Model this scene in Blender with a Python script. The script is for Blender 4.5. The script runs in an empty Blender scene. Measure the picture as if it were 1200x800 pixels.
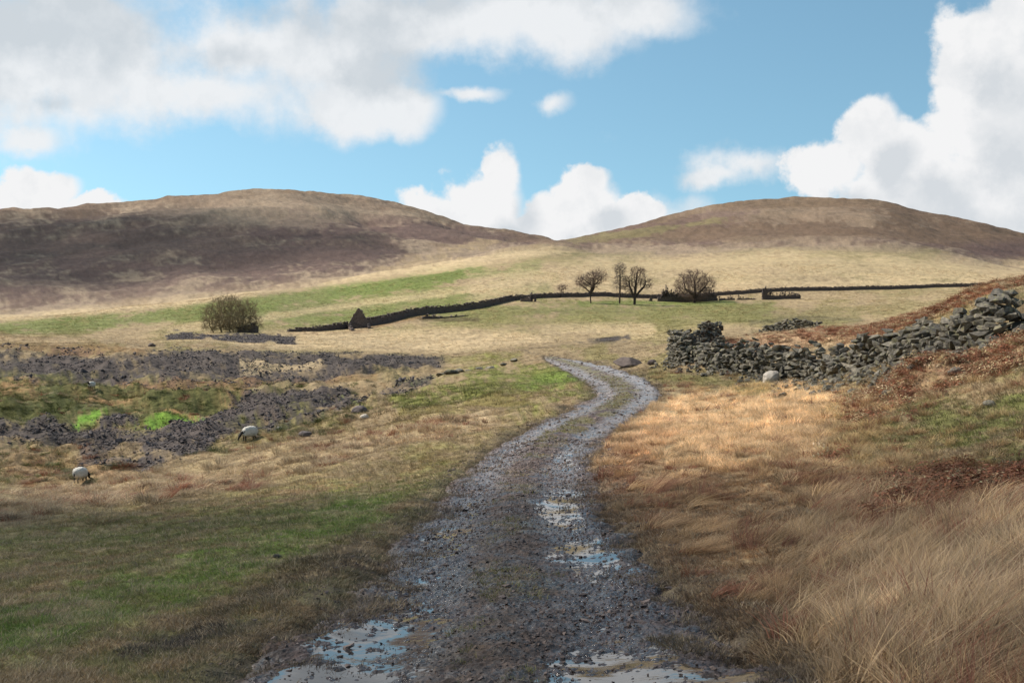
import bpy, bmesh, math, random
import numpy as np
from mathutils import Vector, Matrix, Euler

random.seed(7)
RNG = np.random.default_rng(11)
scene = bpy.context.scene
col = scene.collection
F = 1333.0           # focal length in photograph pixels (1200 wide)
HZ = 385.0           # horizon row in the photograph

# ------------------------------------------------------------------ camera, light, world
cam_data = bpy.data.cameras.new("camera")
cam_data.sensor_width = 36.0
cam_data.lens = 36.0 * F / 1200.0
cam_data.shift_y = -(400.0 - HZ) / 1200.0
cam_data.clip_start = 0.05
cam_data.clip_end = 20000.0
cam = bpy.data.objects.new("camera", cam_data)
col.objects.link(cam)
cam.location = (0, 0, 0)
cam.rotation_euler = (math.radians(90), 0, 0)
scene.camera = cam

vs = scene.view_settings
vs.view_transform = 'Standard'
vs.look = 'None'
vs.gamma = 1.0
vs.use_curve_mapping = False
vs.exposure = 0.36
scene.cycles.max_bounces = 4
scene.cycles.diffuse_bounces = 2
scene.cycles.glossy_bounces = 2
scene.cycles.transmission_bounces = 2
scene.cycles.caustics_reflective = False
scene.cycles.caustics_refractive = False

SUN_EL = math.radians(43)
SUN_AZ = math.radians(-66)                  # from +y, negative = to the left
L = Vector((math.sin(SUN_AZ) * math.cos(SUN_EL), math.cos(SUN_AZ) * math.cos(SUN_EL), math.sin(SUN_EL)))
sun_data = bpy.data.lights.new("sun", 'SUN')
sun_data.energy = 4.9
sun_data.angle = math.radians(0.53)
sun_data.color = (1.0, 0.91, 0.81)
sun = bpy.data.objects.new("sun", sun_data)
col.objects.link(sun)
sun.rotation_euler = L.to_track_quat('Z', 'Y').to_euler()
sun.location = (-40, 20, 60)

world = bpy.data.worlds.new("World")
scene.world = world
world.use_nodes = True


def build_world():
    nt = world.node_tree
    N, K = nt.nodes, nt.links
    N.clear()
    out = N.new("ShaderNodeOutputWorld")
    sky = N.new("ShaderNodeTexSky")
    sky.sky_type = 'NISHITA'
    sky.sun_disc = False
    sky.sun_elevation = SUN_EL
    sky.sun_rotation = SUN_AZ
    sky.altitude = 300
    sky.air_density = 1.0
    sky.dust_density = 0.6
    sky.ozone_density = 1.0
    gen = N.new("ShaderNodeTexCoord").outputs['Generated']
    lift = N.new("ShaderNodeVectorMath"); lift.operation = 'ADD'; lift.inputs[1].default_value = (0, 0, .13)
    nrm = N.new("ShaderNodeVectorMath"); nrm.operation = 'NORMALIZE'
    K.new(gen, lift.inputs[0]); K.new(lift.outputs[0], nrm.inputs[0]); K.new(nrm.outputs[0], sky.inputs['Vector'])
    tint = N.new("ShaderNodeMix"); tint.data_type = 'RGBA'; tint.blend_type = 'MULTIPLY'
    tint.inputs['Factor'].default_value = 1.0
    tint.inputs['B'].default_value = SKY_TINT
    K.new(sky.outputs[0], tint.inputs['A'])
    bg_sky = N.new("ShaderNodeBackground")
    bg_sky.inputs['Strength'].default_value = 0.118
    K.new(tint.outputs['Result'], bg_sky.inputs['Color'])

    def density_group(name, puffs, nscale, namp, far):
        g = bpy.data.node_groups.new(name, 'ShaderNodeTree')
        g.interface.new_socket("Vector", in_out='INPUT', socket_type='NodeSocketVector')
        g.interface.new_socket("Density", in_out='OUTPUT', socket_type='NodeSocketFloat')
        n, k = g.nodes, g.links
        gi = n.new("NodeGroupInput"); go = n.new("NodeGroupOutput")

        def m(op, a, b=None, clamp=False):
            x = n.new("ShaderNodeMath"); x.operation = op; x.use_clamp = clamp
            for i, v in enumerate((a, b)):
                if v is None: continue
                if isinstance(v, (int, float)): x.inputs[i].default_value = v
                else: k.new(v, x.inputs[i])
            return x.outputs[0]
        no = n.new("ShaderNodeTexNoise"); no.inputs['Scale'].default_value = nscale
        no.inputs['Detail'].default_value = 10; no.inputs['Roughness'].default_value = 0.6
        k.new(gi.outputs[0], no.inputs['Vector'])
        warp = n.new("ShaderNodeVectorMath"); warp.operation = 'MULTIPLY_ADD'
        sub = n.new("ShaderNodeVectorMath"); sub.operation = 'SUBTRACT'
        k.new(no.outputs['Color'], sub.inputs[0]); sub.inputs[1].default_value = (.5, .5, .5)
        k.new(sub.outputs[0], warp.inputs[0]); warp.inputs[1].default_value = (.055, 0, .055)
        k.new(gi.outputs[0], warp.inputs[2])
        sep = n.new("ShaderNodeSeparateXYZ"); k.new(warp.outputs[0], sep.inputs[0])
        yy = m('MAXIMUM', sep.outputs[1], 0.05)
        X = m('DIVIDE', sep.outputs[0], yy)
        Z = m('DIVIDE', sep.outputs[2], yy)
        acc = None
        for (px, py, rx, ry, amp) in puffs:
            dx = m('MULTIPLY', m('SUBTRACT', X, (px - 600) / F), F / rx)
            dz = m('MULTIPLY', m('SUBTRACT', Z, (HZ - py) / F), F / ry)
            q = m('SQRT', m('ADD', m('MULTIPLY', dx, dx), m('MULTIPLY', dz, dz)))
            v = m('SUBTRACT', amp, q)
            if acc is None: acc = v
            else:
                x = n.new("ShaderNodeMath"); x.operation = 'SMOOTH_MAX'
                k.new(acc, x.inputs[0]); k.new(v, x.inputs[1]); x.inputs[2].default_value = 0.18
                acc = x.outputs[0]
        acc = m('MAXIMUM', acc, -1.0)
        if far:      # away from the view the same broken cloud cover carries on all round
            fx = n.new("ShaderNodeMapRange"); fx.interpolation_type = 'SMOOTHSTEP'
            k.new(m('ABSOLUTE', X), fx.inputs[0]); fx.inputs[1].default_value = .55; fx.inputs[2].default_value = .85
            fz = n.new("ShaderNodeMapRange"); fz.interpolation_type = 'SMOOTHSTEP'
            k.new(Z, fz.inputs[0]); fz.inputs[1].default_value = .31; fz.inputs[2].default_value = .5
            w = m('MAXIMUM', fx.outputs[0], fz.outputs[0])
            nb = n.new("ShaderNodeTexNoise"); nb.inputs['Scale'].default_value = 2.2
            nb.inputs['Detail'].default_value = 3
            k.new(gi.outputs[0], nb.inputs['Vector'])
            cov = m('MULTIPLY', m('SUBTRACT', nb.outputs['Fac'], 0.61), 5.0)
            mix = n.new("ShaderNodeMix"); mix.data_type = 'FLOAT'
            k.new(w, mix.inputs['Factor']); k.new(acc, mix.inputs['A']); k.new(cov, mix.inputs['B'])
            acc = mix.outputs['Result']
        nn = m('MULTIPLY', m('SUBTRACT', no.outputs['Fac'], 0.5), namp)
        k.new(m('ADD', acc, nn), go.inputs[0])
        return g

    cumulus = [(562, 232, 52, 46, 1), (515, 244, 48, 22, 1), (582, 198, 30, 30, 1), (672, 248, 66, 36, 1),
               (682, 216, 36, 20, 1), (640, 268, 90, 34, 1), (752, 246, 34, 17, 1), (720, 268, 95, 26, 1),
               (45, 224, 52, 27, 1), (20, 242, 75, 26, 1), (100, 242, 50, 13, 1),
               (1012, 152, 44, 48, 1), (968, 196, 48, 34, 1), (1060, 186, 66, 46, 1), (1158, 62, 52, 62, 1),
               (1200, 30, 62, 62, 1), (1150, 140, 62, 72, 1), (1200, 160, 80, 130, 1), (1090, 220, 120, 46, 1),
               (1190, 250, 110, 46, 1)]
    strato = [(80, 60, 190, 84, 1), (0, 60, 150, 105, 1), (300, 62, 190, 66, 1), (235, 112, 130, 44, 1),
              (425, 118, 62, 34, 1), (480, 128, 34, 28, 1), (500, 22, 240, 44, 1), (650, 24, 120, 42, 1),
              (745, 16, 62, 32, 1), (28, 152, 48, 22, 1), (552, 108, 46, 13, .68), (880, 194, 70, 24, .66),
              (720, 250, 110, 26, .7), (650, 120, 34, 20, .34), (845, 208, 50, 18, .5)]
    tc = N.new("ShaderNodeTexCoord")

    def mk(g, vec):
        x = N.new("ShaderNodeGroup"); x.node_tree = g
        K.new(vec, x.inputs[0]); return x.outputs[0]

    def mr(v, a, b, c=0., d=1.):
        x = N.new("ShaderNodeMapRange"); x.interpolation_type = 'SMOOTHSTEP'
        K.new(v, x.inputs[0])
        for i, q in enumerate((a, b, c, d)): x.inputs[i + 1].default_value = q
        return x.outputs[0]

    def off(v, o):
        x = N.new("ShaderNodeVectorMath"); x.operation = 'ADD'
        K.new(v, x.inputs[0]); x.inputs[1].default_value = o
        return x.outputs[0]

    def mixc(f, a, b):
        x = N.new("ShaderNodeMix"); x.data_type = 'RGBA'
        for s, v in (('Factor', f), ('A', a), ('B', b)):
            if isinstance(v, tuple): x.inputs[s].default_value = v
            else: K.new(v, x.inputs[s])
        return x.outputs['Result']
    vec = tc.outputs['Generated']
    gc = density_group("cumulus_density", cumulus, 13.0, 1.35, False)
    gs = density_group("strato_density", strato, 9.0, 3.0, True)
    dc, dc2 = mk(gc, vec), mk(gc, off(vec, (-.022, 0, .032)))
    ds, ds2 = mk(gs, vec), mk(gs, off(vec, (-.02, 0, -.03)))
    a_c = mr(dc, -.10, .24)
    a_s = mr(ds, -.42, .5, 0., .95)
    shade_c = mr(dc2, -.1, .85)
    shade_s = mr(ds2, -.1, .95)
    nz = N.new("ShaderNodeTexNoise"); nz.inputs['Scale'].default_value = 21; nz.inputs['Detail'].default_value = 7; nz.inputs['Roughness'].default_value = .6
    K.new(vec, nz.inputs['Vector'])

    def wob(sh, a):
        x = N.new("ShaderNodeMath"); x.operation = 'MULTIPLY_ADD'; x.use_clamp = True
        K.new(mr(nz.outputs['Fac'], .3, .7, -a, a), x.inputs[0]); x.inputs[1].default_value = 1.; K.new(sh, x.inputs[2])
        return x.outputs[0]
    shade_c, shade_s = wob(shade_c, .38), wob(shade_s, .28)
    col_c = mixc(shade_c, (.85, .852, .858, 1), (.63, .665, .70, 1))
    col_s = mixc(shade_s, (.82, .832, .845, 1), (.59, .63, .665, 1))
    colr = mixc(a_c, col_s, col_c)
    mx = N.new("ShaderNodeMath"); mx.operation = 'MAXIMUM'
    K.new(a_c, mx.inputs[0]); K.new(a_s, mx.inputs[1])
    bg_c = N.new("ShaderNodeBackground"); bg_c.inputs['Strength'].default_value = 0.83
    K.new(colr, bg_c.inputs['Color'])
    ms = N.new("ShaderNodeMixShader")
    K.new(mx.outputs[0], ms.inputs[0]); K.new(bg_sky.outputs[0], ms.inputs[1]); K.new(bg_c.outputs[0], ms.inputs[2])
    K.new(ms.outputs[0], out.inputs['Surface'])


SKY_TINT = (.95, 1.16, 1.02, 1)
build_world()


# ------------------------------------------------------------------ tagging helpers
def tag(o, label=None, cat=None, group=None, kind=None):
    if label: o['label'] = label
    if cat: o['category'] = cat
    if group: o['group'] = group
    if kind: o['kind'] = kind
    return o


def empty(name, loc=(0, 0, 0), rz=0):
    o = bpy.data.objects.new(name, None)
    o.empty_display_size = .3
    col.objects.link(o)
    o.location = loc
    o.rotation_euler = (0, 0, rz)
    return o


def link(name, me, mat=None, parent=None):
    o = bpy.data.objects.new(name, me)
    col.objects.link(o)
    if mat and not me.materials: me.materials.append(mat)
    if parent: o.parent = parent
    return o


def np_mesh(name, verts, faces, smooth=True):
    """mesh from numpy verts (n,3) and an (m,k) face array"""
    me = bpy.data.meshes.new(name)
    verts = np.ascontiguousarray(verts, dtype=np.float32)
    faces = np.ascontiguousarray(faces, dtype=np.int32)
    m, k = faces.shape
    me.vertices.add(len(verts))
    me.vertices.foreach_set("co", verts.ravel())
    me.loops.add(m * k)
    me.loops.foreach_set("vertex_index", faces.ravel())
    me.polygons.add(m)
    me.polygons.foreach_set("loop_start", np.arange(0, m * k, k, dtype=np.int32))
    try: me.polygons.foreach_set("loop_total", np.full(m, k, dtype=np.int32))
    except Exception: pass
    me.polygons.foreach_set("use_smooth", np.full(m, smooth, dtype=bool))
    me.update(calc_edges=True)
    me.validate()
    return me


# ------------------------------------------------------------------ numpy noise
_perm = np.random.default_rng(3).permutation(4096)
_ang = np.random.default_rng(4).random(4096) * 2 * np.pi
_gx, _gy = np.cos(_ang), np.sin(_ang)


def perlin(x, y):
    xi = np.floor(x).astype(np.int64); yi = np.floor(y).astype(np.int64)
    xf = x - xi; yf = y - yi
    u = xf * xf * xf * (xf * (xf * 6 - 15) + 10); v = yf * yf * yf * (yf * (yf * 6 - 15) + 10)

    def g(ix, iy, fx, fy):
        h = _perm[(_perm[ix & 4095] + iy) & 4095]
        return _gx[h] * fx + _gy[h] * fy
    a = g(xi, yi, xf, yf); b = g(xi + 1, yi, xf - 1, yf)
    c = g(xi, yi + 1, xf, yf - 1); d = g(xi + 1, yi + 1, xf - 1, yf - 1)
    return ((a + u * (b - a)) * (1 - v) + (c + u * (d - c)) * v) * 1.5


def fbm(x, y, octaves=4, gain=.5, seed=0.):
    s = np.zeros_like(x, dtype=float); amp = 1.; tot = 0.
    x = x + seed * 17.3; y = y - seed * 9.1
    for _ in range(octaves):
        s += amp * perlin(x, y); tot += amp
        x, y = x * 1.9 * .8 - y * 1.9 * .6 + 5.2, x * 1.9 * .6 + y * 1.9 * .8 + 1.3
        amp *= gain
    return s / tot * 1.3


def sstep(a, b, x):
    t = np.clip((x - a) / (b - a), 0, 1)
    return t * t * (3 - 2 * t)


# ------------------------------------------------------------------ terrain control points
# (bearing as photograph column, row, distance in metres): a surveyed height field
P = [(0,800,7.6),(150,800,7.4),(300,800,7.2),(575,800,6.9),(850,800,6.6),(1000,800,5.9),(1200,800,5.2),
 (0,700,12.5),(200,700,11.5),(410,700,10.3),(590,700,10),(760,700,9.8),(900,700,9.2),(1050,700,8.2),(1200,700,7.2),
 (1200,640,9.2),(1050,640,10.8),
 (0,600,24),(200,600,22),(400,600,19),(490,600,18),(600,600,17),(690,600,16.6),(850,600,15.6),(1000,600,14),(1200,600,11.5),
 (0,580,30),(95,567,46),(0,560,52),(0,540,60),(200,545,45),(290,522,50),(400,540,33),(500,540,28),(620,540,25),(700,540,24.5),
 (850,540,22),(1000,540,19),(1200,540,15),
 (0,520,66),(150,520,63),(240,510,64),(400,500,50),(520,500,39),(640,500,33),(720,500,33),(800,500,31),(900,500,27.5),(1000,500,24),
 (1100,500,20.5),(1200,500,17.5),
 (0,480,78),(150,470,85),(300,475,82),(420,470,75),(500,465,60),(600,465,50),(745,462,46),(800,470,44),(900,470,38),(950,470,35),
 (1050,450,30),(1100,440,27),(1200,440,21.5),(1200,410,25),
 (715,440,60),(670,425,80),(640,418,95),(600,430,85),(640,450,60),
 (790,428,60),(850,440,54),(940,447,48),(1000,441,42),(1060,427,37),(1110,415,33),(1165,402,30),(1200,388,29),
 (1150,338,50),(1200,330,48),(1100,362,55),(1000,390,62),(893,390,80),(957,384,76),(842,398,68),(850,397,74),(955,402,62),(1060,387,45),
 (1150,350,100),(1200,345,100),(1150,352,150),(1200,350,160),(1000,393,90),(900,395,100),(1000,377,180),(880,376,180),
 (0,446,92),(0,416,104),(100,442,94),(150,414,106),(250,452,92),(250,417,108),(350,440,100),(400,421,115),(500,424,115),(505,446,92),
 (520,441,78),(450,448,90),
 (0,402,130),(150,402,135),(300,406,135),(500,406,150),(600,406,130),(700,403,130),(800,400,120),
 (272,394,174),(272,389,188),(180,396,180),(0,390,190),(500,386,200),(650,384,200),(800,376,200),
 (0,382,300),(150,375,300),(272,372,290),(350,388,205),(420,384,215),(480,371,242),(540,363,262),(600,352,285),(700,347,312),
 (900,341,340),(1160,335,380),(692,355,285),(800,355,300),(900,352,300),(1050,360,250),(1200,345,300),
 (400,355,400),(600,325,420),(700,320,450),(900,315,480),(1100,318,500),(1200,322,500),(500,337,420),
 (0,373,450),(150,359,500),(300,342,550),(450,318,650),(560,298,800),(640,284,950),
 (0,379,600),(150,362,650),(300,346,750),(450,321,850),(560,300,1000),(640,286,1200),
 (0,352,900),(150,341,950),(300,325,1000),(450,302,1150),(560,290,1300),
 (0,300,1250),(150,285,1300),(300,290,1200),(430,266,1500),(430,266,1700),(530,272,1650),(530,272,1850),(610,283,1700),
 (0,248,1700),(100,245,1750),(200,232,1800),(290,225,1900),(350,224,1950),(430,233,2050),(500,248,2150),(580,267,2250),(640,281,2350),(700,300,2500),
 (0,275,2600),(200,265,2800),(340,260,2900),(500,280,3000),(640,305,3000),
 (700,276,1200),(750,264,1250),(800,250,1300),(850,239,1350),(930,234,1400),(1030,237,1400),(1100,253,1350),(1150,266,1300),(1200,279,1250),
 (800,275,1900),(930,265,2000),(1100,280,1900),(1200,300,1800),(720,295,2000),
 (700,290,900),(930,282,800),(1100,288,800),(930,258,1050),(800,270,1050),(1200,310,800),(1100,271,1050)]
W = [(0,.6,-1.85),(-3,.6,-1.95),(3,.6,-1.4),(-.1,3,-1.98),(-2,3,-2.1),(2,3,-1.62)]
cp = []
for (px, py, d) in P:
    cp.append(((px - 600) / F, d, -(py - HZ) / F * d))
for (px, py, d) in P:        # carry the margins outward
    if px == 0: cp.append(((-260 - 600) / F, d, -(py - HZ) / F * d))
    if px == 1200: cp.append(((1430 - 600) / F, d, -(py - HZ) / F * d * (1.0 if d > 400 else .9)))
for (x, y, z) in W: cp.append((x / max(y, 1) * .15, max(y, 1.), z))
cp = np.array(cp)
SA, SB = 6.0, 1.0


def _q(a, d): return np.stack([a * SA, np.log(d) * SB], -1)


def _k(r2): return .5 * r2 * np.log(r2 + 1e-12)


_C = _q(cp[:, 0], cp[:, 1]); _w = cp[:, 2] / (cp[:, 1] + 20.)
_n = len(_C)
_A = np.zeros((_n + 3, _n + 3))
_A[:_n, :_n] = _k(((_C[:, None] - _C[None]) ** 2).sum(-1)) + np.eye(_n) * 2e-4
_A[:_n, _n] = 1; _A[:_n, _n + 1:] = _C; _A[_n, :_n] = 1; _A[_n + 1:, :_n] = _C.T
_sol = np.linalg.solve(_A, np.concatenate([_w, np.zeros(3)]))


def chart(x, y):
    th = np.arctan2(x, y)
    lim = .575
    at = np.clip(th, -lim, lim)
    back = np.abs(th) > np.pi / 2
    at = np.where(back, np.sign(th) * lim * (np.pi - np.abs(th)) / (np.pi / 2), at)
    r = np.hypot(x, y)
    return np.tan(at), np.clip(r * np.cos(at), 1., 3200.)


def smooth_z(x, y):
    x = np.asarray(x, float).ravel(); y = np.asarray(y, float).ravel()
    a, d = chart(x, y)
    out = np.empty_like(x)
    for i in range(0, len(x), 40000):
        q = _q(a[i:i + 40000], d[i:i + 40000])
        r2 = (q[:, :1] - _C[None, :, 0]) ** 2 + (q[:, 1:] - _C[None, :, 1]) ** 2
        w = _k(r2) @ _sol[:_n] + _sol[_n] + q @ _sol[_n + 1:]
        out[i:i + 40000] = w * (d[i:i + 40000] + 20.)
    r = np.hypot(x, y)
    return out * (1 - .9 * sstep(2600, 4500, r))


# ------------------------------------------------------------------ the track line: x as a function of distance
_rd = np.array([(560,2.0),(560,5),(565,6.9),(598,10),(597,14),(598,17),(620,25),(648,30),(690,36),(722,42),(737,47),(727,54),(706,62),(686,72),(662,84),(640,97),(618,112),(600,130)], float)
_ry = _rd[:, 1]; _rx = (_rd[:, 0] - 600) / F * _ry
_fy = np.linspace(1.5, 130, 2600)
_fx = np.interp(_fy, _ry, _rx)
_ker = np.hanning(81); _ker /= _ker.sum()
_fx = np.convolve(np.pad(_fx, 40, mode='edge'), _ker, 'valid')


def track_x(y): return np.interp(y, _fy, _fx)


def track_t(x, y):
    e = .4
    sl = (track_x(y + e) - track_x(y - e)) / (2 * e)
    return (x - track_x(y)) / np.sqrt(1 + sl * sl)


def track_half(y):
    return np.interp(y, [3, 7, 10, 14, 18, 30, 50, 72, 84, 94, 100], [1.62, 1.58, 1.42, 1.32, 1.27, 1.22, 1.25, 1.1, .85, .3, -.4]) * (1 + .04 * np.sin(y * .9 + 1) + .04 * np.sin(y * 2.3))


# ------------------------------------------------------------------ land cover
C_ = dict(straw=(.50,.38,.245), tan=(.36,.268,.168), olive=(.20,.18,.075), green=(.145,.178,.05), lush=(.15,.29,.04), moss=(.055,.065,.018),
          brown=(.17,.105,.055), dark=(.075,.05,.032), rust=(.24,.10,.058), slate=(.072,.060,.062), heather=(.115,.075,.070), mud=(.055,.045,.042),
          gravel=(.24,.215,.205), redbrown=(.27,.155,.082), umber=(.15,.10,.068), hilltan=(.275,.205,.155))
C_ = {k: np.array(v) for k, v in C_.items()}


class Cover:
    def __init__(s, x, y, z):
        s.x, s.y = x, y
        yy = np.maximum(y, .3)
        s.px = 600 + F * np.clip(x / yy, -1.2, 1.2)
        s.d = yy
        s.py = HZ - F * z / yy
        s.n1 = 1.7 * fbm(s.px / 70, s.py / 16, 4, .6, 1)       # broad, foreshortened
        s.n2 = 1.7 * fbm(s.px / 10, s.py / 3.4, 4, .65, 2)         # fine
        s.n3 = 1.6 * fbm(x * 1.3, y * 1.3, 4, .6, 3)            # metre scale, matters near
        s.n4 = 1.5 * fbm(s.px / 240, s.py / 60, 4, .55, 4)
        s.n5 = 1.6 * fbm(s.px / 4.2, s.py / 1.8, 2, .6, 5)      # clumps and tussock shade as colour speckle, just large enough to see
        s.c = np.zeros((len(x), 3)) + C_['tan']

    def put(s, m, c):
        if isinstance(c, str): c = C_[c]
        s.c += (np.asarray(c) - s.c) * np.clip(m, 0, 1)[:, None]

    def blob(s, cx, cy, rx, ry, rot=0., soft=.3, n=.6, fine=.35):
        t = math.radians(rot)
        dx, dy = s.px - cx, s.py - cy
        u = (dx * math.cos(t) + dy * math.sin(t)) / rx
        v = (-dx * math.sin(t) + dy * math.cos(t)) / ry
        g = 1 - np.sqrt(u * u + v * v) + n * s.n1 + fine * s.n2
        return sstep(-soft, soft, g)

    def line(s, pts, w, soft=.4, n=.6, fine=.35, ys=1.):
        best = np.full(len(s.px), 1e9)
        X, Y = s.px, s.py * ys
        for (ax, ay), (bx, by) in zip(pts[:-1], pts[1:]):
            ay, by = ay * ys, by * ys
            ex, ey = bx - ax, by - ay
            t = np.clip(((X - ax) * ex + (Y - ay) * ey) / (ex * ex + ey * ey), 0, 1)
            best = np.minimum(best, np.hypot(X - ax - t * ex, Y - ay - t * ey))
        g = 1 - best / w + n * s.n1 + fine * s.n2
        return sstep(-soft, soft, g)

    def paint(s):
        px, py, d, put, blob, line = s.px, s.py, s.d, s.put, s.blob, s.line
        N = lambda v, a=.0, b=.35: sstep(a - b, a + b, v)
        # ---- hills
        hill = sstep(560, 720, d + s.n1 * 80)
        put(hill, C_['hilltan'])
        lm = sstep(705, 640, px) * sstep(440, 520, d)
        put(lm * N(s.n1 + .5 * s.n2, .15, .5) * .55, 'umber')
        put(lm * line([(-200, 300), (80, 290), (230, 285), (330, 300), (440, 280)], 40, .6, .8, .6) * .85, C_['heather'] * .85)  # heather, spread wider to deepen the cloud shade on this slope
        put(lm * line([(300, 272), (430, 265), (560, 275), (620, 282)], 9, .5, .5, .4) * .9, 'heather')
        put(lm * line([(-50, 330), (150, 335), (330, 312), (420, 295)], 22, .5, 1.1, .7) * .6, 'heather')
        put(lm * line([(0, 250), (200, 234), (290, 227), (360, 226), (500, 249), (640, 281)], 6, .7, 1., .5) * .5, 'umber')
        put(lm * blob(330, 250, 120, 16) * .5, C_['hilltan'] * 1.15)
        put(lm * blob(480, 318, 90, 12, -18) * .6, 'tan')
        right = sstep(615, 700, px) * sstep(600, 680, d)
        put(right * line([(640, 284), (760, 266), (900, 268), (1000, 262), (1120, 280), (1250, 310)], 17, .5, .7, .4) * .95, C_['heather'] * 1.0)
        put(right * line([(1050, 244), (1120, 268), (1220, 300)], 28, .5, .5, .4) * .95, C_['heather'] * .9)  # dark flank: cloud shade painted in together with the heather
        put(right * sstep(292, 276, py + s.n1 * 4) * .75, C_['umber'])
        put(right * blob(930, 252, 110, 8, 2, .4, .8, .6) * .5, C_['hilltan'])
        put(right * blob(800, 262, 90, 9, -10) * .6, C_['heather'] * 1.2)
        put(right * blob(760, 272, 80, 5, -9) * .5, 'olive')
        put(right * line([(840, 240), (1060, 240)], 4, .7, .8, .5) * .5, 'umber')
        # ---- the wide pasture below the hills
        fld = sstep(150, 185, d) * (1 - sstep(700, 950, d)) * (1 - right * sstep(298, 287, py + 4 * s.n1))
        put(fld * N(s.n4 + .4 * s.n1, .05, .3) * .5, C_['olive'])
        put(fld * line([(0, 385), (150, 375), (330, 352), (480, 330), (560, 318)], 9, .5, .6, .4) * .85, 'green')
        put(fld * line([(250, 372), (420, 362), (560, 342), (640, 334)], 12, .5, .7, .4) * .7, C_['green'] * .9)
        put(fld * line([(390, 345), (520, 327), (630, 314)], 8, .6, .9, .6) * .8, C_['green'])
        put(fld * line([(610, 300), (720, 290)], 4, .8, 1.2, .8) * .5, 'olive')
        put(fld * line([(340, 376), (520, 366), (700, 364), (900, 364)], 10, .6, 1.0, .6) * .65, C_['green'] * .95)
        put(fld * line([(560, 376), (820, 372), (1000, 372)], 14, .5, 1., .5) * .6, 'olive')
        put(fld * line([(680, 355), (860, 354)], 3, .6, .5, .5) * .8, 'green')
        put(fld * line([(0, 370), (200, 352), (420, 322), (600, 297), (720, 280)], 7, .5, .5, .4) * .8, 'straw')
        put(fld * line([(200, 388), (420, 357), (640, 327)], 4, .6, 1., .4) * .55, 'straw')
        put(fld * line([(560, 335), (700, 318), (900, 310), (1250, 325)], 16, .5, .5, .4) * .7, C_['straw'] * .92)
        put(fld * line([(700, 337), (1000, 331), (1200, 333)], 5, .6, .5, .4) * .6, 'straw')
        put(fld * N(s.n2 + .5 * s.n1, .5, .25) * .3, 'brown')
        put(fld * line([(430, 382), (500, 370)], 3.5, .6, .6, .4) * .7, 'redbrown')
        put(fld * line([(340, 392), (430, 388)], 2.5, .6, .6, .4) * .6, 'redbrown')
        put(line([(490, 374), (560, 375)], 2, .6, .6, .4) * .7, 'dark')
        # near pasture strips
        nf = sstep(118, 140, d) * (1 - sstep(195, 240, d))
        put(nf * N(s.n1, .1, .4) * .5, 'olive')
        put(nf * line([(-100, 395), (120, 408), (300, 403)], 6, .5, .6, .4) * .7, 'straw')
        put(nf * line([(330, 402), (600, 402), (640, 410)], 14, .5, .5, .35) * .85, C_['straw'] * .95)
        put(nf * line([(0, 397), (150, 408)], 5, .5, .8, .4) * .45, 'brown')
        put(nf * line([(640, 386), (760, 386)], 7, .5, .5, .35) * .7, C_['straw'] * .9)
        s.mound = line([(200, 396), (270, 394), (340, 397)], 4.5, .5, 1.3, .9) * (d > 140)
        put(s.mound, 'slate')
        put(line([(620, 407), (690, 404), (735, 394)], 3.5, .5, 1.3, .9) * .9, 'slate')
        put(line([(690, 400), (740, 402)], 2.5, .5, 1.3, .9) * .8, 'slate')
        put(line([(880, 378), (945, 372), (1080, 378)], 2., .5, 1.5, .9) * .3, 'slate')
        # ---- left: near slope, gully, spoil
        nl = (1 - sstep(120, 140, d))
        put(nl * (px < 900), C_['tan'] * .85)
        put(nl * N(s.n1 + .5 * s.n2, .0, .5) * .8, 'olive')
        put(nl * N(s.n2 + .6 * s.n3, .25, .4) * .45, 'brown')
        bog = nl * line([(-80, 462), (80, 465), (220, 480), (330, 480)], 40, .4, .3, .2) * (px < 520)
        put(bog, C_['olive'] * .9)
        put(bog * N(s.n1 + s.n2, .0, .4) * .8, 'redbrown')
        put(bog * N(s.n2 - s.n1, .15, .3) * .75, 'moss')
        put(bog * line([(-50, 485), (90, 488), (60, 472)], 14, .5, .6, .5) * .9, 'moss')
        sl = np.maximum(line([(-50, 422), (90, 432), (180, 434), (300, 438)], 15, .35, .5, .4),
                        line([(180, 420), (330, 424), (430, 424), (515, 426)], 9, .35, .5, .4))
        sl = np.maximum(sl, line([(250, 440), (340, 442), (430, 432)], 9, .4, .6, .5))
        sl = np.maximum(sl, line([(-50, 516), (60, 512), (150, 525), (210, 520), (300, 480), (400, 467)], 15, .35, .45, .4))
        sl = np.maximum(sl, line([(210, 520), (330, 500), (420, 475), (500, 447)], 7, .4, .45, .35))
        sl = np.maximum(sl, line([(100, 540), (170, 542), (240, 525)], 9, .4, .8, .5))
        sl = np.maximum(sl, line([(120, 500), (160, 496)], 4, .4, .5, .5))
        sl = sl * nl * sstep(532, 505, px) * (.55 + .45 * sstep(-.6, -.15, s.n1 * .7 + s.n2 * .5))
        put(sl * .97, 'slate')
        s.slate = np.maximum(sl, s.mound)
        put(nl * line([(285, 430), (375, 432)], 4, .6, 1.3, .9) * .7, C_['straw'] * .85)
        put(nl * line([(140, 450), (330, 452), (440, 445)], 3.5, .6, 1., .7) * .5, C_['redbrown'] * .85)
        put(nl * line([(-40, 404), (60, 406), (170, 414)], 6, .6, 1., .6) * .55, C_['redbrown'] * .8)
        put(nl * blob(105, 495, 19, 4.5, -8, .3, .3, .5) * .85, 'lush')
        put(nl * blob(192, 498, 32, 4, -12, .3, .4, .5) * .8, 'lush')
        # lit slope between gully and track
        put(nl * line([(20, 552), (150, 560), (60, 575)], 16, .6, .9, .6) * .45 * sstep(320, 250, px), 'redbrown')
        put(nl * blob(600, 455, 125, 22, -8, .6, .9, .7) * .7, C_['green'] * np.array([1.08, 1., .9]))
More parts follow.
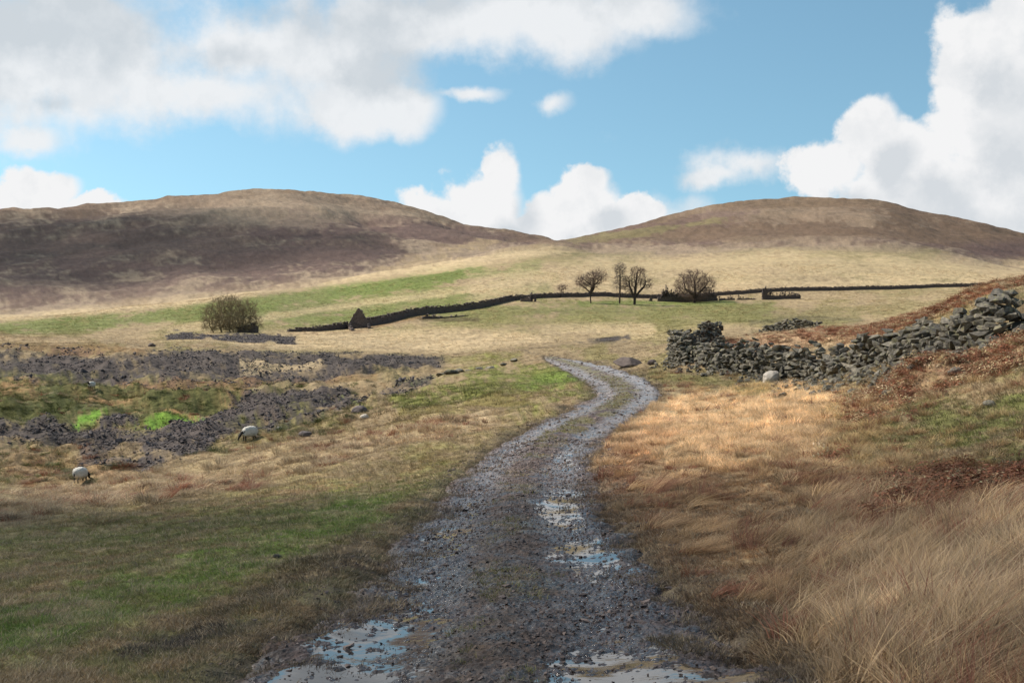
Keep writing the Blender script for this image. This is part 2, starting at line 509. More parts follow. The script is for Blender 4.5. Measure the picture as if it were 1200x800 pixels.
        put(nl * blob(640, 450, 30, 8, -8, .6, .8, .6) * .55, C_['green'] * np.array([1, 1.25, .9]))
        put(nl * blob(420, 520, 120, 14, -18, .5, .7, .5) * .7, 'olive')
        put(nl * line([(400, 512), (520, 480), (640, 462)], 5, .6, .9, .6) * .5, 'brown')
        put(nl * line([(380, 530), (470, 512), (570, 494)], 11, .5, .5, .5) * .85, 'straw')
        put(nl * line([(-60, 612), (60, 590), (170, 576), (300, 550), (390, 530)], 17, .5, .7, .6) * .8, 'tan')
        put(nl * line([(300, 462), (430, 452), (520, 440)], 3.5, .6, .8, .5) * .5, 'tan')
        # foreground left, short turf
        fl = nl * sstep(575, 605, py + .16 * (px - 200) + s.n1 * 10) * (s.x < 0)
        put(fl, C_['olive'] * 1.05)
        put(fl * N(s.n3 + .5 * s.n1, -.05, .35) * .85, C_['brown'] * 1.15)
        put(fl * line([(-60, 640), (150, 628), (330, 610), (480, 570), (620, 545)], 12, .6, 1., .6) * .6, C_['green'] * .8)
        put(fl * line([(-60, 765), (60, 735), (170, 690), (300, 655), (430, 600)], 22, .6, .9, .6) * .85, C_['green'] * np.array([.95, 1.1, .8]))
        put(fl * line([(-60, 745), (90, 735), (60, 765)], 12, .6, .9, .6) * .6, C_['green'] * np.array([.7, .9, .6]))
        put(fl * line([(220, 745), (300, 700), (420, 640)], 18, .5, .7, .5) * .85, 'dark')
        put(fl * line([(150, 760), (300, 735)], 9, .5, .7, .5) * .85, 'mud')
        put(fl * N(s.n2 * .6 + s.n3, .3, .3) * .55, C_['straw'] * .75)
        put(fl * N(-s.n3 + .5 * s.n2, .55, .25) * .5, 'dark')
        # ---- right bank
        fr = nl * sstep(.0, 1.0, track_t(s.x, s.y) - track_half(s.y) + .3 + .25 * s.n3)
        put(fr, C_['tan'] * .8)
        put(fr * N(s.n1 + .4 * s.n2, .05, .4) * .6, 'olive')
        low = fr * sstep(520, 570, py + s.n1 * 18)
        put(low, 'redbrown')
        put(low * N(s.n3 + .4 * s.n2, .1, .4) * .6, 'dark')
        put(low * N(-s.n3 + .6 * s.n2, .25, .35) * .6, 'tan')
        put(fr * blob(840, 492, 125, 36, -10, .4, .35, .35) * .97, C_['straw'] * 1.25)
        put(fr * blob(900, 512, 130, 30, 8, .45, .5, .4) * .9, C_['straw'] * 1.02)
        put(fr * blob(730, 540, 60, 24, -30, .5, .5, .5) * .6, C_['rust'] * .95)
        put(fr * line([(770, 440), (840, 450), (900, 455)], 9, .5, .5, .5) * .8, C_['olive'])
        put(fr * line([(1000, 510), (1100, 500), (1230, 480)], 24, .5, .7, .5) * .75, C_['moss'] * 1.6)
        put(fr * line([(1080, 560), (1210, 540)], 16, .5, .8, .5) * .8, C_['moss'] * 1.5)
        put(fr * line([(1010, 480), (1080, 445), (1160, 425), (1230, 400)], 15, .5, .6, .5) * .4, C_['rust'] * .9 + .03)
        put(fr * line([(1060, 590), (1130, 560), (1230, 555)], 18, .5, .7, .6) * .75, C_['rust'] * .7)
        put(fr * blob(1150, 720, 190, 80, -25, .4, .4, .4) * .95, 'straw')
        put(fr * blob(1010, 630, 70, 50, -30, .5, .5, .5) * .7, C_['straw'] * .85)
        # slope behind the near wall
        bh = ((px > 800) & (d > 44) & (d < 118)).astype(float) * (py < 432)
        put(bh, C_['tan'] * .85)
        put(bh * line([(1060, 372), (1120, 352), (1200, 345)], 14, .5, .6, .5) * .8, C_['green'] * .85)
        put(bh * line([(840, 408), (930, 400), (1000, 390), (1070, 372), (1130, 350), (1215, 332)], 9, .5, .6, .6) * .9, 'rust')
        put(bh * line([(880, 400), (1000, 402)], 7, .5, .8, .6) * .5, 'straw')
        # ---- track verge
        t = np.abs(track_t(s.x, s.y)); h = track_half(s.y)
        near = (d > 1) & (d < 118)
        put(near * sstep(.9, -.1, t - h + s.n3 * .35) * .75, np.array([.085, .067, .058]))
        # overall break-up
        k = 1 + .13 * s.n2 + .13 * s.n1 + .08 * s.n4 + .15 * s.n5 * sstep(25, 60, d) * (1 - sstep(450, 700, d))
        hl = sstep(450, 700, d)
        nh = fbm((px + 1.6 * py) / 9., (py - .35 * px) / 4., 4, .65, 6) + .6 * fbm(px / 3.2, py / 2.2, 2, .6, 7)
        k = k * (1 - hl) + hl * (1 + .26 * nh + .08 * s.n1)
        s.c *= np.clip(k, .45, 1.7)[:, None]
        return np.clip(s.c, .01, .8)


def ground_z(x, y, zs=None):
    x = np.asarray(x, float).ravel(); y = np.asarray(y, float).ravel()
    zs = smooth_z(x, y) if zs is None else zs
    r = np.hypot(x, y)
    near = 1 - sstep(70, 140, r)
    t = np.abs(track_t(x, y)); h = track_half(y) * (y > 1)
    off = sstep(-.2, 1.0, t - h)
    rough = near * off * (.05 * fbm(x * 1.1, y * 1.1, 4, .55, 8) + .10 * fbm(x * .33, y * .33, 2, .5, 9))
    mid = sstep(50, 120, r) * (1 - sstep(350, 600, r)) * (.25 * fbm(x * .06, y * .09, 4, .55, 10))
    far = sstep(380, 900, r) * (5.0 * fbm(x * .006, y * .006, 5, .58, 12)) * (1 + sstep(900, 1800, r))
    far = far + sstep(600, 900, r) * 2.6 * fbm(x * .022 + y * .006, y * .010, 4, .6, 18)
    yy = np.maximum(y, 1); px = 600 + F * np.clip(x / yy, -1, 1); py = HZ - F * zs / yy
    spoil = sstep(404, 412, py) * sstep(52, 60, y) * sstep(127, 118, y) * sstep(540, 480, px) * (.95 * fbm(x * .16, y * .2, 4, .6, 13) + .35 * np.abs(fbm(x * .5, y * .5, 3, .6, 14)))
    brow = np.where(x < track_x(y), .35, .12) * near * off * sstep(20, 40, r) * fbm(x * .25, y * .25, 3, .5, 15)
    dip = -.16 * (1 - sstep(-.05, .45, t - h)) * (y < 119) * (y > 1)
    hump = sstep(520, 440, px) * sstep(444, 456, py) * sstep(44, 52, y) * sstep(112, 100, y) * .5 * np.abs(fbm(x * .35, y * .35, 3, .55, 17)) + .42 * np.exp(-((x - 9.9) ** 2 + ((y - 27.5) * .8) ** 2) / .7)
    return zs + hump + rough + mid + far + spoil + brow + dip


# ------------------------------------------------------------------ materials
def new_mat(name):
    m = bpy.data.materials.new(name); m.use_nodes = True
    nt = m.node_tree; b = nt.nodes['Principled BSDF']
    return m, nt, b


def ramp(nt, src, stops):
    r = nt.nodes.new("ShaderNodeValToRGB")
    e = r.color_ramp.elements
    while len(e) < len(stops): e.new(.5)
    for i, (p, c) in enumerate(stops):
        e[i].position = p; e[i].color = (*c, 1)
    nt.links.new(src, r.inputs[0])
    return r.outputs[0]


def noise(nt, scale, detail=4, rough=.6, vec=None):
    n = nt.nodes.new("ShaderNodeTexNoise")
    n.inputs['Scale'].default_value = scale; n.inputs['Detail'].default_value = detail; n.inputs['Roughness'].default_value = rough
    if vec: nt.links.new(vec, n.inputs['Vector'])
    return n.outputs['Fac']


def mul(nt, a, b, fac=1.0):
    x = nt.nodes.new("ShaderNodeMix"); x.data_type = 'RGBA'; x.blend_type = 'MULTIPLY'
    x.inputs['Factor'].default_value = fac
    nt.links.new(a, x.inputs['A']); nt.links.new(b, x.inputs['B'])
    return x.outputs['Result']


def objco(nt):
    return nt.nodes.new("ShaderNodeTexCoord").outputs['Object']


def bump(nt, b, h, dist, strength=1.0, prev=None):
    x = nt.nodes.new("ShaderNodeBump")
    x.inputs['Distance'].default_value = dist; x.inputs['Strength'].default_value = strength
    nt.links.new(h, x.inputs['Height'])
    if prev: nt.links.new(prev, x.inputs['Normal'])
    nt.links.new(x.outputs[0], b.inputs['Normal'])
    return x.outputs[0]


def ground_mat():
    m, nt, b = new_mat("moor_grass")
    at = nt.nodes.new("ShaderNodeAttribute"); at.attribute_name = "cover"
    co = objco(nt)
    c = at.outputs['Color']
    for sc, lo, hi in ((14., .62, 1.38), (2.2, .72, 1.28), (.25, .88, 1.12), (.035, .92, 1.08)):
        c = mul(nt, c, ramp(nt, noise(nt, sc, 5, .65, co), [(.25, (lo,) * 3), (.75, (hi, hi, hi * .96))]))
    nt.links.new(c, b.inputs['Base Color'])
    b.inputs['Roughness'].default_value = .95
    b.inputs['Specular IOR Level'].default_value = .12
    p = bump(nt, b, noise(nt, .05, 6, .65, co), 5.0, .6)
    p = bump(nt, b, noise(nt, 1.2, 6, .7, co), .30, .7, p)
    bump(nt, b, noise(nt, 22, 4, .7, co), .03, .6, p)
    return m


MAT_GROUND = ground_mat()


def track_mat():
    m, nt, b = new_mat("wet_gravel_mud")
    at = nt.nodes.new("ShaderNodeAttribute"); at.attribute_name = "cover"
    co = objco(nt)
    c = at.outputs['Color']
    v = nt.nodes.new("ShaderNodeTexVoronoi"); v.inputs['Scale'].default_value = 26; nt.links.new(co, v.inputs['Vector'])
    c = mul(nt, c, ramp(nt, v.outputs['Color'], [(.1, (.5, .5, .5)), (.9, (1.5, 1.45, 1.42))]))
    c = mul(nt, c, ramp(nt, noise(nt, 3, 5, .6, co), [(.3, (.7, .7, .7)), (.7, (1.25, 1.2, 1.18))]))
    nt.links.new(c, b.inputs['Base Color'])
    wt = nt.nodes.new("ShaderNodeAttribute"); wt.attribute_name = "wet"
    ad = nt.nodes.new("ShaderNodeMath"); ad.operation = 'MULTIPLY_ADD'; ad.inputs[1].default_value = -.26
    nt.links.new(wt.outputs['Fac'], ad.inputs[0]); nt.links.new(noise(nt, 2.3, 5, .65, co), ad.inputs[2])
    r = ramp(nt, ad.outputs[0], [(.30, (.16,) * 3), (.58, (.9,) * 3)])
    nt.links.new(r, b.inputs['Roughness'])
    b.inputs['Specular IOR Level'].default_value = .45
    p = bump(nt, b, v.outputs['Distance'], .02, .8)
    bump(nt, b, noise(nt, 60, 4, .7, co), .008, .8, p)
    return m


def water_mat():
    m, nt, b = new_mat("puddle_water")
    co = objco(nt)
    c = ramp(nt, noise(nt, 1.5, 3, .5, co), [(.35, (.022, .019, .018)), (.65, (.05, .042, .038))])
    nt.links.new(c, b.inputs['Base Color'])
    b.inputs['Roughness'].default_value = .07
    b.inputs['IOR'].default_value = 1.45
    bump(nt, b, noise(nt, 5, 3, .5, co), .006, .45)
    return m


def rock_mat(name, dark, light, lichen=None, amt=.5):
    m, nt, b = new_mat(name)
    co = objco(nt)
    oi = nt.nodes.new("ShaderNodeObjectInfo")
    add = nt.nodes.new("ShaderNodeVectorMath"); add.operation = 'ADD'
    sc = nt.nodes.new("ShaderNodeVectorMath"); sc.operation = 'SCALE'; sc.inputs[3].default_value = 40
    cmb = nt.nodes.new("ShaderNodeCombineXYZ")
    for i in range(3): nt.links.new(oi.outputs['Random'], cmb.inputs[i])
    nt.links.new(cmb.outputs[0], sc.inputs[0]); nt.links.new(co, add.inputs[0]); nt.links.new(sc.outputs[0], add.inputs[1])
    vec = add.outputs[0]
    c = ramp(nt, noise(nt, 5, 6, .65, vec), [(.3, dark), (.7, light)])
    c = mul(nt, c, ramp(nt, oi.outputs['Random'], [(0, (.55, .55, .58)), (.5, (1., .97, .93)), (1, (1.5, 1.42, 1.32))]))
    if lichen:
        x = nt.nodes.new("ShaderNodeMix"); x.data_type = 'RGBA'
        f = ramp(nt, noise(nt, 3.2, 5, .6, vec), [(.52, (0, 0, 0)), (.72, (amt,) * 3)])
        nt.links.new(f, x.inputs['Factor']); nt.links.new(c, x.inputs['A']); x.inputs['B'].default_value = (*lichen, 1)
        c = x.outputs['Result']
    nt.links.new(c, b.inputs['Base Color'])
    b.inputs['Roughness'].default_value = .85
    b.inputs['Specular IOR Level'].default_value = .25
    bump(nt, b, noise(nt, 14, 5, .7, vec), .04, .8)
    return m


MAT_TRACK, MAT_WATER = track_mat(), water_mat()
MAT_STONE = rock_mat("lichened_wall_stone", (.045, .042, .038), (.215, .20, .165), (.28, .26, .12), .6)
MAT_FARSTONE = rock_mat("dark_wall_stone", (.06, .047, .044), (.155, .125, .112))
MAT_SLATE = rock_mat("slate_waste", (.042, .036, .038), (.15, .13, .13))
MAT_TRACKSTONE = rock_mat("track_stone", (.072, .052, .048), (.235, .188, .172))
MAT_PALE = rock_mat("pale_quartz", (.30, .275, .235), (.52, .48, .43))


def blade_mat(name, rough=.7, trans=.3):
    m, nt, b = new_mat(name)
    at = nt.nodes.new("ShaderNodeAttribute"); at.attribute_name = "tint"; at.attribute_type = 'INSTANCER'
    lv = nt.nodes.new("ShaderNodeAttribute"); lv.attribute_name = "shade"
    c = mul(nt, at.outputs['Color'], lv.outputs['Color'])
    nt.links.new(c, b.inputs['Base Color'])
    b.inputs['Roughness'].default_value = rough
    b.inputs['Specular IOR Level'].default_value = .25
    tr = nt.nodes.new("ShaderNodeBsdfTranslucent"); nt.links.new(c, tr.inputs['Color'])
    mx = nt.nodes.new("ShaderNodeMixShader"); mx.inputs[0].default_value = trans
    out = nt.nodes['Material Output']
    nt.links.new(b.outputs[0], mx.inputs[1]); nt.links.new(tr.outputs[0], mx.inputs[2]); nt.links.new(mx.outputs[0], out.inputs['Surface'])
    return m


MAT_BLADE = blade_mat("grass_blades")
MAT_FROND = blade_mat("dead_bracken_fronds", .8, .2)


def plain(name, c1, c2, scale=3., rough=.9, bd=.02, sp=.2):
    m, nt, b = new_mat(name)
    co = objco(nt)
    nt.links.new(ramp(nt, noise(nt, scale, 5, .6, co), [(.3, c1), (.7, c2)]), b.inputs['Base Color'])
    b.inputs['Roughness'].default_value = rough
    b.inputs['Specular IOR Level'].default_value = sp
    bump(nt, b, noise(nt, scale * 3, 4, .6, co), bd, .8)
    return m


MAT_BARK = plain("bark", (.045, .032, .028), (.10, .075, .06), 2)
MAT_TWIG = plain("twigs", (.13, .088, .072), (.25, .175, .14), 2)
MAT_TWIG_PALE = plain("pale_twigs", (.17, .13, .11), (.26, .21, .17), 2)
MAT_BUSH = plain("willow_twigs", (.19, .15, .085), (.33, .265, .15), 2)
MAT_WOOL = plain("wool", (.50, .47, .41), (.78, .74, .66), 7, .95, .05, .1)
MAT_FACE = plain("black_face", (.012, .011, .01), (.03, .027, .024), 20, .8, .005)
MAT_LEG = plain("dark_legs", (.02, .018, .016), (.07, .06, .05), 20, .8, .005)


# ------------------------------------------------------------------ ground sheet (polar, finer where it is near)
def build_ground():
    th_in = np.linspace(-.455, .455, 640)
    th_l = -.455 - np.cumsum(np.geomspace(.002, .11, 60)); th_l = th_l[th_l > -np.pi]
    th_out = np.concatenate([th_l[::-1]])
    nside = len(th_l)
    th = np.concatenate([th_l[::-1], th_in, -th_l])
    gap = 2 * np.pi - (th[-1] - th[0])
    extra = th[-1] + gap * np.linspace(0, 1, max(3, int(gap / .11)) + 1)[1:-1]
    th = np.concatenate([th, extra])
    b = np.concatenate([np.linspace(math.log(.8), math.log(4), 20, endpoint=False), np.linspace(math.log(4), math.log(30), 290, endpoint=False),
                        np.linspace(math.log(30), math.log(400), 230, endpoint=False), np.linspace(math.log(400), math.log(2400), 230, endpoint=False),
                        np.linspace(math.log(2400), math.log(7500), 14)])
    r = np.exp(b)
    R, T = np.meshgrid(r, th, indexing='ij')
    x = (R * np.sin(T)).ravel(); y = (R * np.cos(T)).ravel()
    zs = smooth_z(x, y)
    z = ground_z(x, y, zs)
    nr, nt_ = R.shape
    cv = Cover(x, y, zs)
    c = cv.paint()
    idx = np.arange(nr * nt_).reshape(nr, nt_)
    nxt = np.roll(idx, -1, axis=1)
    f = np.stack([idx[:-1], nxt[:-1], nxt[1:], idx[1:]], -1)      # (nr-1, nt, 4)
    f = f[..., ::-1]
    v = np.stack([x, y, z], 1)
    # fan at the camera's feet
    cen = len(v)
    z0 = ground_z(np.array([0.]), np.array([.01]))[0]
    v = np.vstack([v, [[0, 0, z0]]]); c = np.vstack([c, c[:1]])
    rr = R[:-1]
    TT = T[:-1]
    hillmask = rr > 560
    split = math.atan((640 - 600) / F)
    leftm = hillmask & (TT < split) | (hillmask & (np.abs(TT) > 2.0))
    rightm = hillmask & ~leftm
    fan = np.stack([np.full(nt_, cen), nxt[0], idx[0], idx[0]], 1)
    out = []
    for name, msk, label in (("moor_ground", ~hillmask, None), ("hill", leftm, None), ("hill", rightm, None)):
        ff = f[msk]
        used = np.unique(ff)
        remap = np.full(len(v), -1, dtype=np.int64); remap[used] = np.arange(len(used))
        vv = v[used]; cc = c[used]
        fq = remap[ff]
        me = np_mesh(name, vv, fq)
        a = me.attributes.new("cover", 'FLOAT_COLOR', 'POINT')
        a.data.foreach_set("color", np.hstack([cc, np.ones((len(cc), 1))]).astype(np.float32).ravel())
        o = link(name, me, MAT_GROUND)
        tag(o, kind='structure')
        out.append(o)
    bm = bmesh.new()      # the patch under the camera's feet
    ring = [bm.verts.new(v[i]) for i in idx[0]]
    bm.faces.new(ring[::-1])
    me = bpy.data.meshes.new("ground_patch"); bm.to_mesh(me); bm.free()
    a = me.attributes.new("cover", 'FLOAT_COLOR', 'POINT')
    a.data.foreach_set("color", np.hstack([c[idx[0]], np.ones((nt_, 1))]).astype(np.float32).ravel())
    o = link("ground", me, MAT_GROUND); tag(o, kind='structure')
    return out


build_ground()


# ------------------------------------------------------------------ track and puddles
def track_lie(x, y, t):
    rut = -.055 * np.exp(-((np.abs(t) - .82) / .40) ** 2) + .02 * np.exp(-(t / .35) ** 2)
    return rut * (1 - .5 * sstep(25, 60, y)) + .026 * fbm(x * 1.1, y * .7, 3, .5, 21)


def track_bumps(x, y, t):
    rut = -.055 * np.exp(-((np.abs(t) - .82) / .40) ** 2) + .02 * np.exp(-(t / .35) ** 2)
    fade = 1 - .5 * sstep(25, 60, y)
    big = .026 * fbm(x * 1.1, y * .7, 3, .5, 21)
    peb = .020 * np.maximum(fbm(x * 4.5, y * 3.8, 3, .7, 22), -.4) + .024 * np.maximum(fbm(x * 13, y * 10, 3, .7, 23), -.12) + .010 * fbm(x * 32, y * 22, 2, .6, 26)
    peb += .03 * np.maximum(fbm(x * 7, y * 7, 2, .5, 24) - .42, 0)
    return rut * fade + big + peb


def track_grid(y0, y1, step, nt_, extra):
    ys = np.exp(np.arange(math.log(y0), math.log(y1), step))
    tt = np.linspace(-1, 1, nt_)
    Y, T = np.meshgrid(ys, tt, indexing='ij')
    h = track_half(Y) + extra
    e = .4
    sl = (track_x(Y + e) - track_x(Y - e)) / (2 * e)
    t = T * h
    x = track_x(Y) + t * np.sqrt(1 + sl * sl)
    idx = np.arange(Y.size).reshape(Y.shape)
    f = np.stack([idx[:-1, :-1], idx[:-1, 1:], idx[1:, 1:], idx[1:, :-1]], -1).reshape(-1, 4)
    return x.ravel(), Y.ravel(), t.ravel(), h.ravel(), f


def track_surface(x, y, t):
    base = smooth_z(x, y)
    h = track_half(y)
    edge = np.abs(t) - h + .42 * fbm(x * .9, y * .9, 4, .6, 25)
    drop = -.22 * sstep(-.15, .55, edge)
    return base - .02 + track_bumps(x, y, t) + drop


def build_track():
    x, y, t, h, f = track_grid(2.2, 118, .0034, 250, .55)
    z = track_surface(x, y, t)
    v = np.stack([x, y, z], 1)
    me = np_mesh("track", v, f)
    n1 = fbm(x * .8, y * .5, 4, .55, 31); n2 = fbm(x * 4, y * 3, 3, .6, 32)
    c = np.zeros((len(x), 3)) + np.array([.108, .072, .062])
    gr = sstep(-.2, .5, n1 + .4 * n2) * .6

    def lerp(m, k):
        nonlocal c
        c = c + (np.asarray(k) - c) * np.clip(m, 0, 1)[:, None]
    lerp(gr, (.125, .098, .094))
    far = sstep(14, 34, y)
    lerp(far * sstep(-.3, .3, n2 + .5 * n1) * .85, (.19, .165, .158))
    lerp(far * np.exp(-((np.abs(t) - .8) / .35) ** 2) * .9, C_['gravel'] * 1.15)
    mid = np.exp(-(t / .42) ** 2)
    lerp(mid * sstep(-.15, .4, n1 + .4 * n2 + .35 * sstep(25, 42, y)) * (.5 + .5 * sstep(18, 36, y)), C_['olive'] * .9)
    lerp(sstep(36, 44, y) * sstep(.05, .35, t) * np.exp(-((t - .9) / .5) ** 2), (.30, .285, .28))
    lerp(np.exp(-(t / .5) ** 2) * (1 - far) * .7, (.105, .073, .052))
    lerp(sstep(-.2, .25, np.abs(t) - h + .5 + .4 * n1) * .75, (.13, .088, .056))
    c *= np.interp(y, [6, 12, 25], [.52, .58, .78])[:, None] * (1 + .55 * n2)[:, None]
    a = me.attributes.new("cover", 'FLOAT_COLOR', 'POINT')
    a.data.foreach_set("color", np.hstack([np.clip(c, .01, .8), np.ones((len(c), 1))]).astype(np.float32).ravel())
    wet = np.clip(np.exp(-((np.abs(t) - .85) / .42) ** 2) * (1 - .55 * sstep(20, 45, y)) + .3 * n1, 0, 1)
    a = me.attributes.new("wet", 'FLOAT', 'POINT'); a.data.foreach_set("value", wet.astype(np.float32))
    o = link("track", me, MAT_TRACK); tag(o, kind='structure')
    # standing water: a level that follows the lie of the track; stones and mud stand out of it
    x, y, t, h, f = track_grid(2.2, 52, .012, 60, .35)
    lev = fbm(x * .35, y * .22, 3, .5, 41)
    wet = np.interp(y, [2, 6, 8, 11, 16, 24, 40], [.020, .018, .010, .003, .002, .000, -.006])
    side = .012 * (np.abs(t) > .3) - .012 * np.exp(-(t / .4) ** 2)
    right = .022 * np.exp(-((t - 1.55) / .35) ** 2 - ((y - 9.3) / 1.3) ** 2)
    edge = np.abs(t) - h + .42 * fbm(x * .9, y * .9, 4, .6, 25)
    z = smooth_z(x, y) - .02 - .011 + wet + .85 * track_lie(x, y, t) + .022 * lev - .02 * np.exp(-(t / .33) ** 2) - .30 * sstep(-.55, .15, edge)
    me = np_mesh("puddle_water", np.stack([x, y, z], 1), f)
    o = link("puddle_water", me, MAT_WATER); tag(o, kind='structure')


build_track()


# ------------------------------------------------------------------ instanced ground cover ("stuff")
def blade_cluster(name, n, h0, h1, w, spread, lean, wind=(0, 0), seed=0, segs=3, curl=1.0):
    """a tuft of curved tapering blades, one mesh"""
    rg = np.random.default_rng(seed)
    V, Fc, S = [], [], []
    for i in range(n):
        a = rg.random() * 2 * np.pi
        rad = spread * math.sqrt(rg.random())
        bx, by = rad * math.cos(a), rad * math.sin(a)
        h = h0 + (h1 - h0) * rg.random()
        ln = lean * (.4 + rg.random()) * h
        a2 = a + (rg.random() - .5) * 1.8
        dx = math.cos(a2) * ln + wind[0] * h * (.6 + .7 * rg.random())
        dy = math.sin(a2) * ln + wind[1] * h * (.6 + .7 * rg.random())
        lat = rg.random() * np.pi * 2
        wx, wy = math.cos(lat) * w, math.sin(lat) * w
        s = .65 + .75 * rg.random()
        hue = rg.random()
        base = len(V)
        for k in range(segs + 1):
            u = k / segs
            cx = bx + dx * u ** 1.6; cy = by + dy * u ** 1.6
            cz = h * (u - .38 * curl * u * u * min(1.6, math.hypot(dx, dy) / h)) - .02
            ww = (1 - u) ** .7
            if k == segs:
                V.append((cx, cy, cz)); S.append((s, s, s * (.9 + .2 * hue)))
            else:
                V.append((cx - wx * ww, cy - wy * ww, cz)); V.append((cx + wx * ww, cy + wy * ww, cz))
                S += [(s, s, s * (.9 + .2 * hue))] * 2
        for k in range(segs - 1):
            q = base + 2 * k
            Fc.append((q, q + 1, q + 3)); Fc.append((q, q + 3, q + 2))
        q = base + 2 * (segs - 1)
        Fc.append((q, q + 1, q + 2))
    me = np_mesh(name, np.array(V), np.array(Fc))
    at = me.attributes.new("shade", 'FLOAT_COLOR', 'POINT')
    at.data.foreach_set("color", np.hstack([np.array(S), np.ones((len(S), 1))]).astype(np.float32).ravel())
    return me


def frond_cluster(name, n, ln, seed):
    """collapsed dead bracken: arching stems with short side leaflets"""
    rg = np.random.default_rng(seed)
    V, Fc, S = [], [], []

    def tri(a, b, c, s):
        q = len(V); V.extend((a, b, c)); S.extend([s] * 3); Fc.append((q, q + 1, q + 2))
    for i in range(n):
        a = rg.random() * 6.283
        l = ln * (.6 + .7 * rg.random())
        up = .25 + .5 * rg.random()
        ca, sa = math.cos(a), math.sin(a)
        k0 = .6 + .8 * rg.random()
        s = (k0, k0 * (.9 + .25 * rg.random()), k0 * (.8 + .3 * rg.random()))
        ox, oy = (rg.random(2) - .5) * ln * .5
        pts = []
        for k in range(6):
            u = k / 5
            pts.append(np.array([ox + ca * l * u * .8, oy + sa * l * u * .8, l * up * (u * 1.5 - 1.35 * u * u) - .02]))
        for k in range(5):
            p, q = pts[k], pts[k + 1]
            w = .006
            sd = np.array([-sa, ca, 0]) * w
            tri(p - sd, p + sd, q, s)
            if k:
                for sgn in (-1, 1):
                    L_ = l * .20 * (1 - k / 6) * (.6 + .8 * rg.random())
                    tip = p + np.array([-sa, ca, 0]) * sgn * L_ + np.array([ca, sa, 0]) * L_ * .4 + np.array([0, 0, -L_ * (.1 + .6 * rg.random())])
                    tri(p, p + (q - p) * .32, tip, s)
    me = np_mesh(name, np.array(V), np.array(Fc), smooth=False)
    at = me.attributes.new("shade", 'FLOAT_COLOR', 'POINT')
    at.data.foreach_set("color", np.hstack([np.array(S), np.ones((len(S), 1))]).astype(np.float32).ravel())
    return me


def rock_mesh(name, seed, sx, sy, sz, n=16, power=3.0):
    rg = np.random.default_rng(seed)
    bm = bmesh.new()
    for i in range(n):
        p = rg.normal(size=3); p /= np.linalg.norm(p)
        k = (np.abs(p) ** power).sum() ** (-1 / power)
        p = p * k * (.85 + .3 * rg.random())
        bm.verts.new((p[0] * sx / 2, p[1] * sy / 2, p[2] * sz / 2))
    r = bmesh.ops.convex_hull(bm, input=bm.verts[:])
    bmesh.ops.delete(bm, geom=[g for g in r['geom_interior'] if isinstance(g, bmesh.types.BMVert)], context='VERTS')
    me = bpy.data.meshes.new(name)
    bm.to_mesh(me); bm.free()
    return me


def scatter(name, sources, mat, xyz, rot, scl, idx, tint, label, cat):
    src = bpy.data.collections.new(name + "_kinds")
    for i, me in enumerate(sources):
        if not me.materials: me.materials.append(mat)
        o = bpy.data.objects.new("%s_kind" % name, me)
        o.name = "%s_%02d" % (name, i)
        src.objects.link(o)
    me = bpy.data.meshes.new(name)
    n = len(xyz)
    me.vertices.add(n)
    me.vertices.foreach_set("co", np.ascontiguousarray(xyz, np.float32).ravel())
    for an, ty, key, arr in (("rot", 'FLOAT_VECTOR', "vector", rot), ("scl", 'FLOAT_VECTOR', "vector", scl)):
        a = me.attributes.new(an, ty, 'POINT'); a.data.foreach_set(key, np.ascontiguousarray(arr, np.float32).ravel())
    a = me.attributes.new("kind_index", 'INT', 'POINT'); a.data.foreach_set("value", np.ascontiguousarray(idx, np.int32))
    a = me.attributes.new("tint", 'FLOAT_COLOR', 'POINT')
    a.data.foreach_set("color", np.hstack([tint, np.ones((n, 1))]).astype(np.float32).ravel())
    o = link(name, me, mat)
    ng = bpy.data.node_groups.new(name + "_scatter", 'GeometryNodeTree')
    ng.interface.new_socket("Geometry", in_out='INPUT', socket_type='NodeSocketGeometry')
    ng.interface.new_socket("Geometry", in_out='OUTPUT', socket_type='NodeSocketGeometry')
    nn, kk = ng.nodes, ng.links
    gi, go = nn.new("NodeGroupInput"), nn.new("NodeGroupOutput")
    ip = nn.new("GeometryNodeInstanceOnPoints")
    ci = nn.new("GeometryNodeCollectionInfo"); ci.inputs['Collection'].default_value = src
    ci.inputs['Separate Children'].default_value = True; ci.inputs['Reset Children'].default_value = True
    kk.new(gi.outputs[0], ip.inputs['Points']); kk.new(ci.outputs[0], ip.inputs['Instance'])
    ip.inputs['Pick Instance'].default_value = True
    for an, ty, sock in (("rot", 'FLOAT_VECTOR', 'Rotation'), ("scl", 'FLOAT_VECTOR', 'Scale'), ("kind_index", 'INT', 'Instance Index')):
        na = nn.new("GeometryNodeInputNamedAttribute"); na.data_type = ty; na.inputs['Name'].default_value = an
        kk.new(na.outputs['Attribute'], ip.inputs[sock])
    kk.new(ip.outputs[0], go.inputs[0])
    md = o.modifiers.new("scatter", 'NODES'); md.node_group = ng
    tag(o, label, cat, kind='stuff')
    return o


def sample(n, d0, d1, p0=-120, p1=1320, power=0.):
    """random ground points between two distances, evenly thick as seen along the ground"""
    d = np.exp(np.log(d0) + (np.log(d1) - np.log(d0)) * RNG.random(n) ** (1 + power))
    px = p0 + (p1 - p0) * RNG.random(n)
    x = (px - 600) / F * d
    return x, d


def slope_rot(x, y, n, tilt=.12, follow=.0):
    return np.stack([RNG.normal(size=n) * tilt, RNG.normal(size=n) * tilt, RNG.random(n) * 6.283], 1)


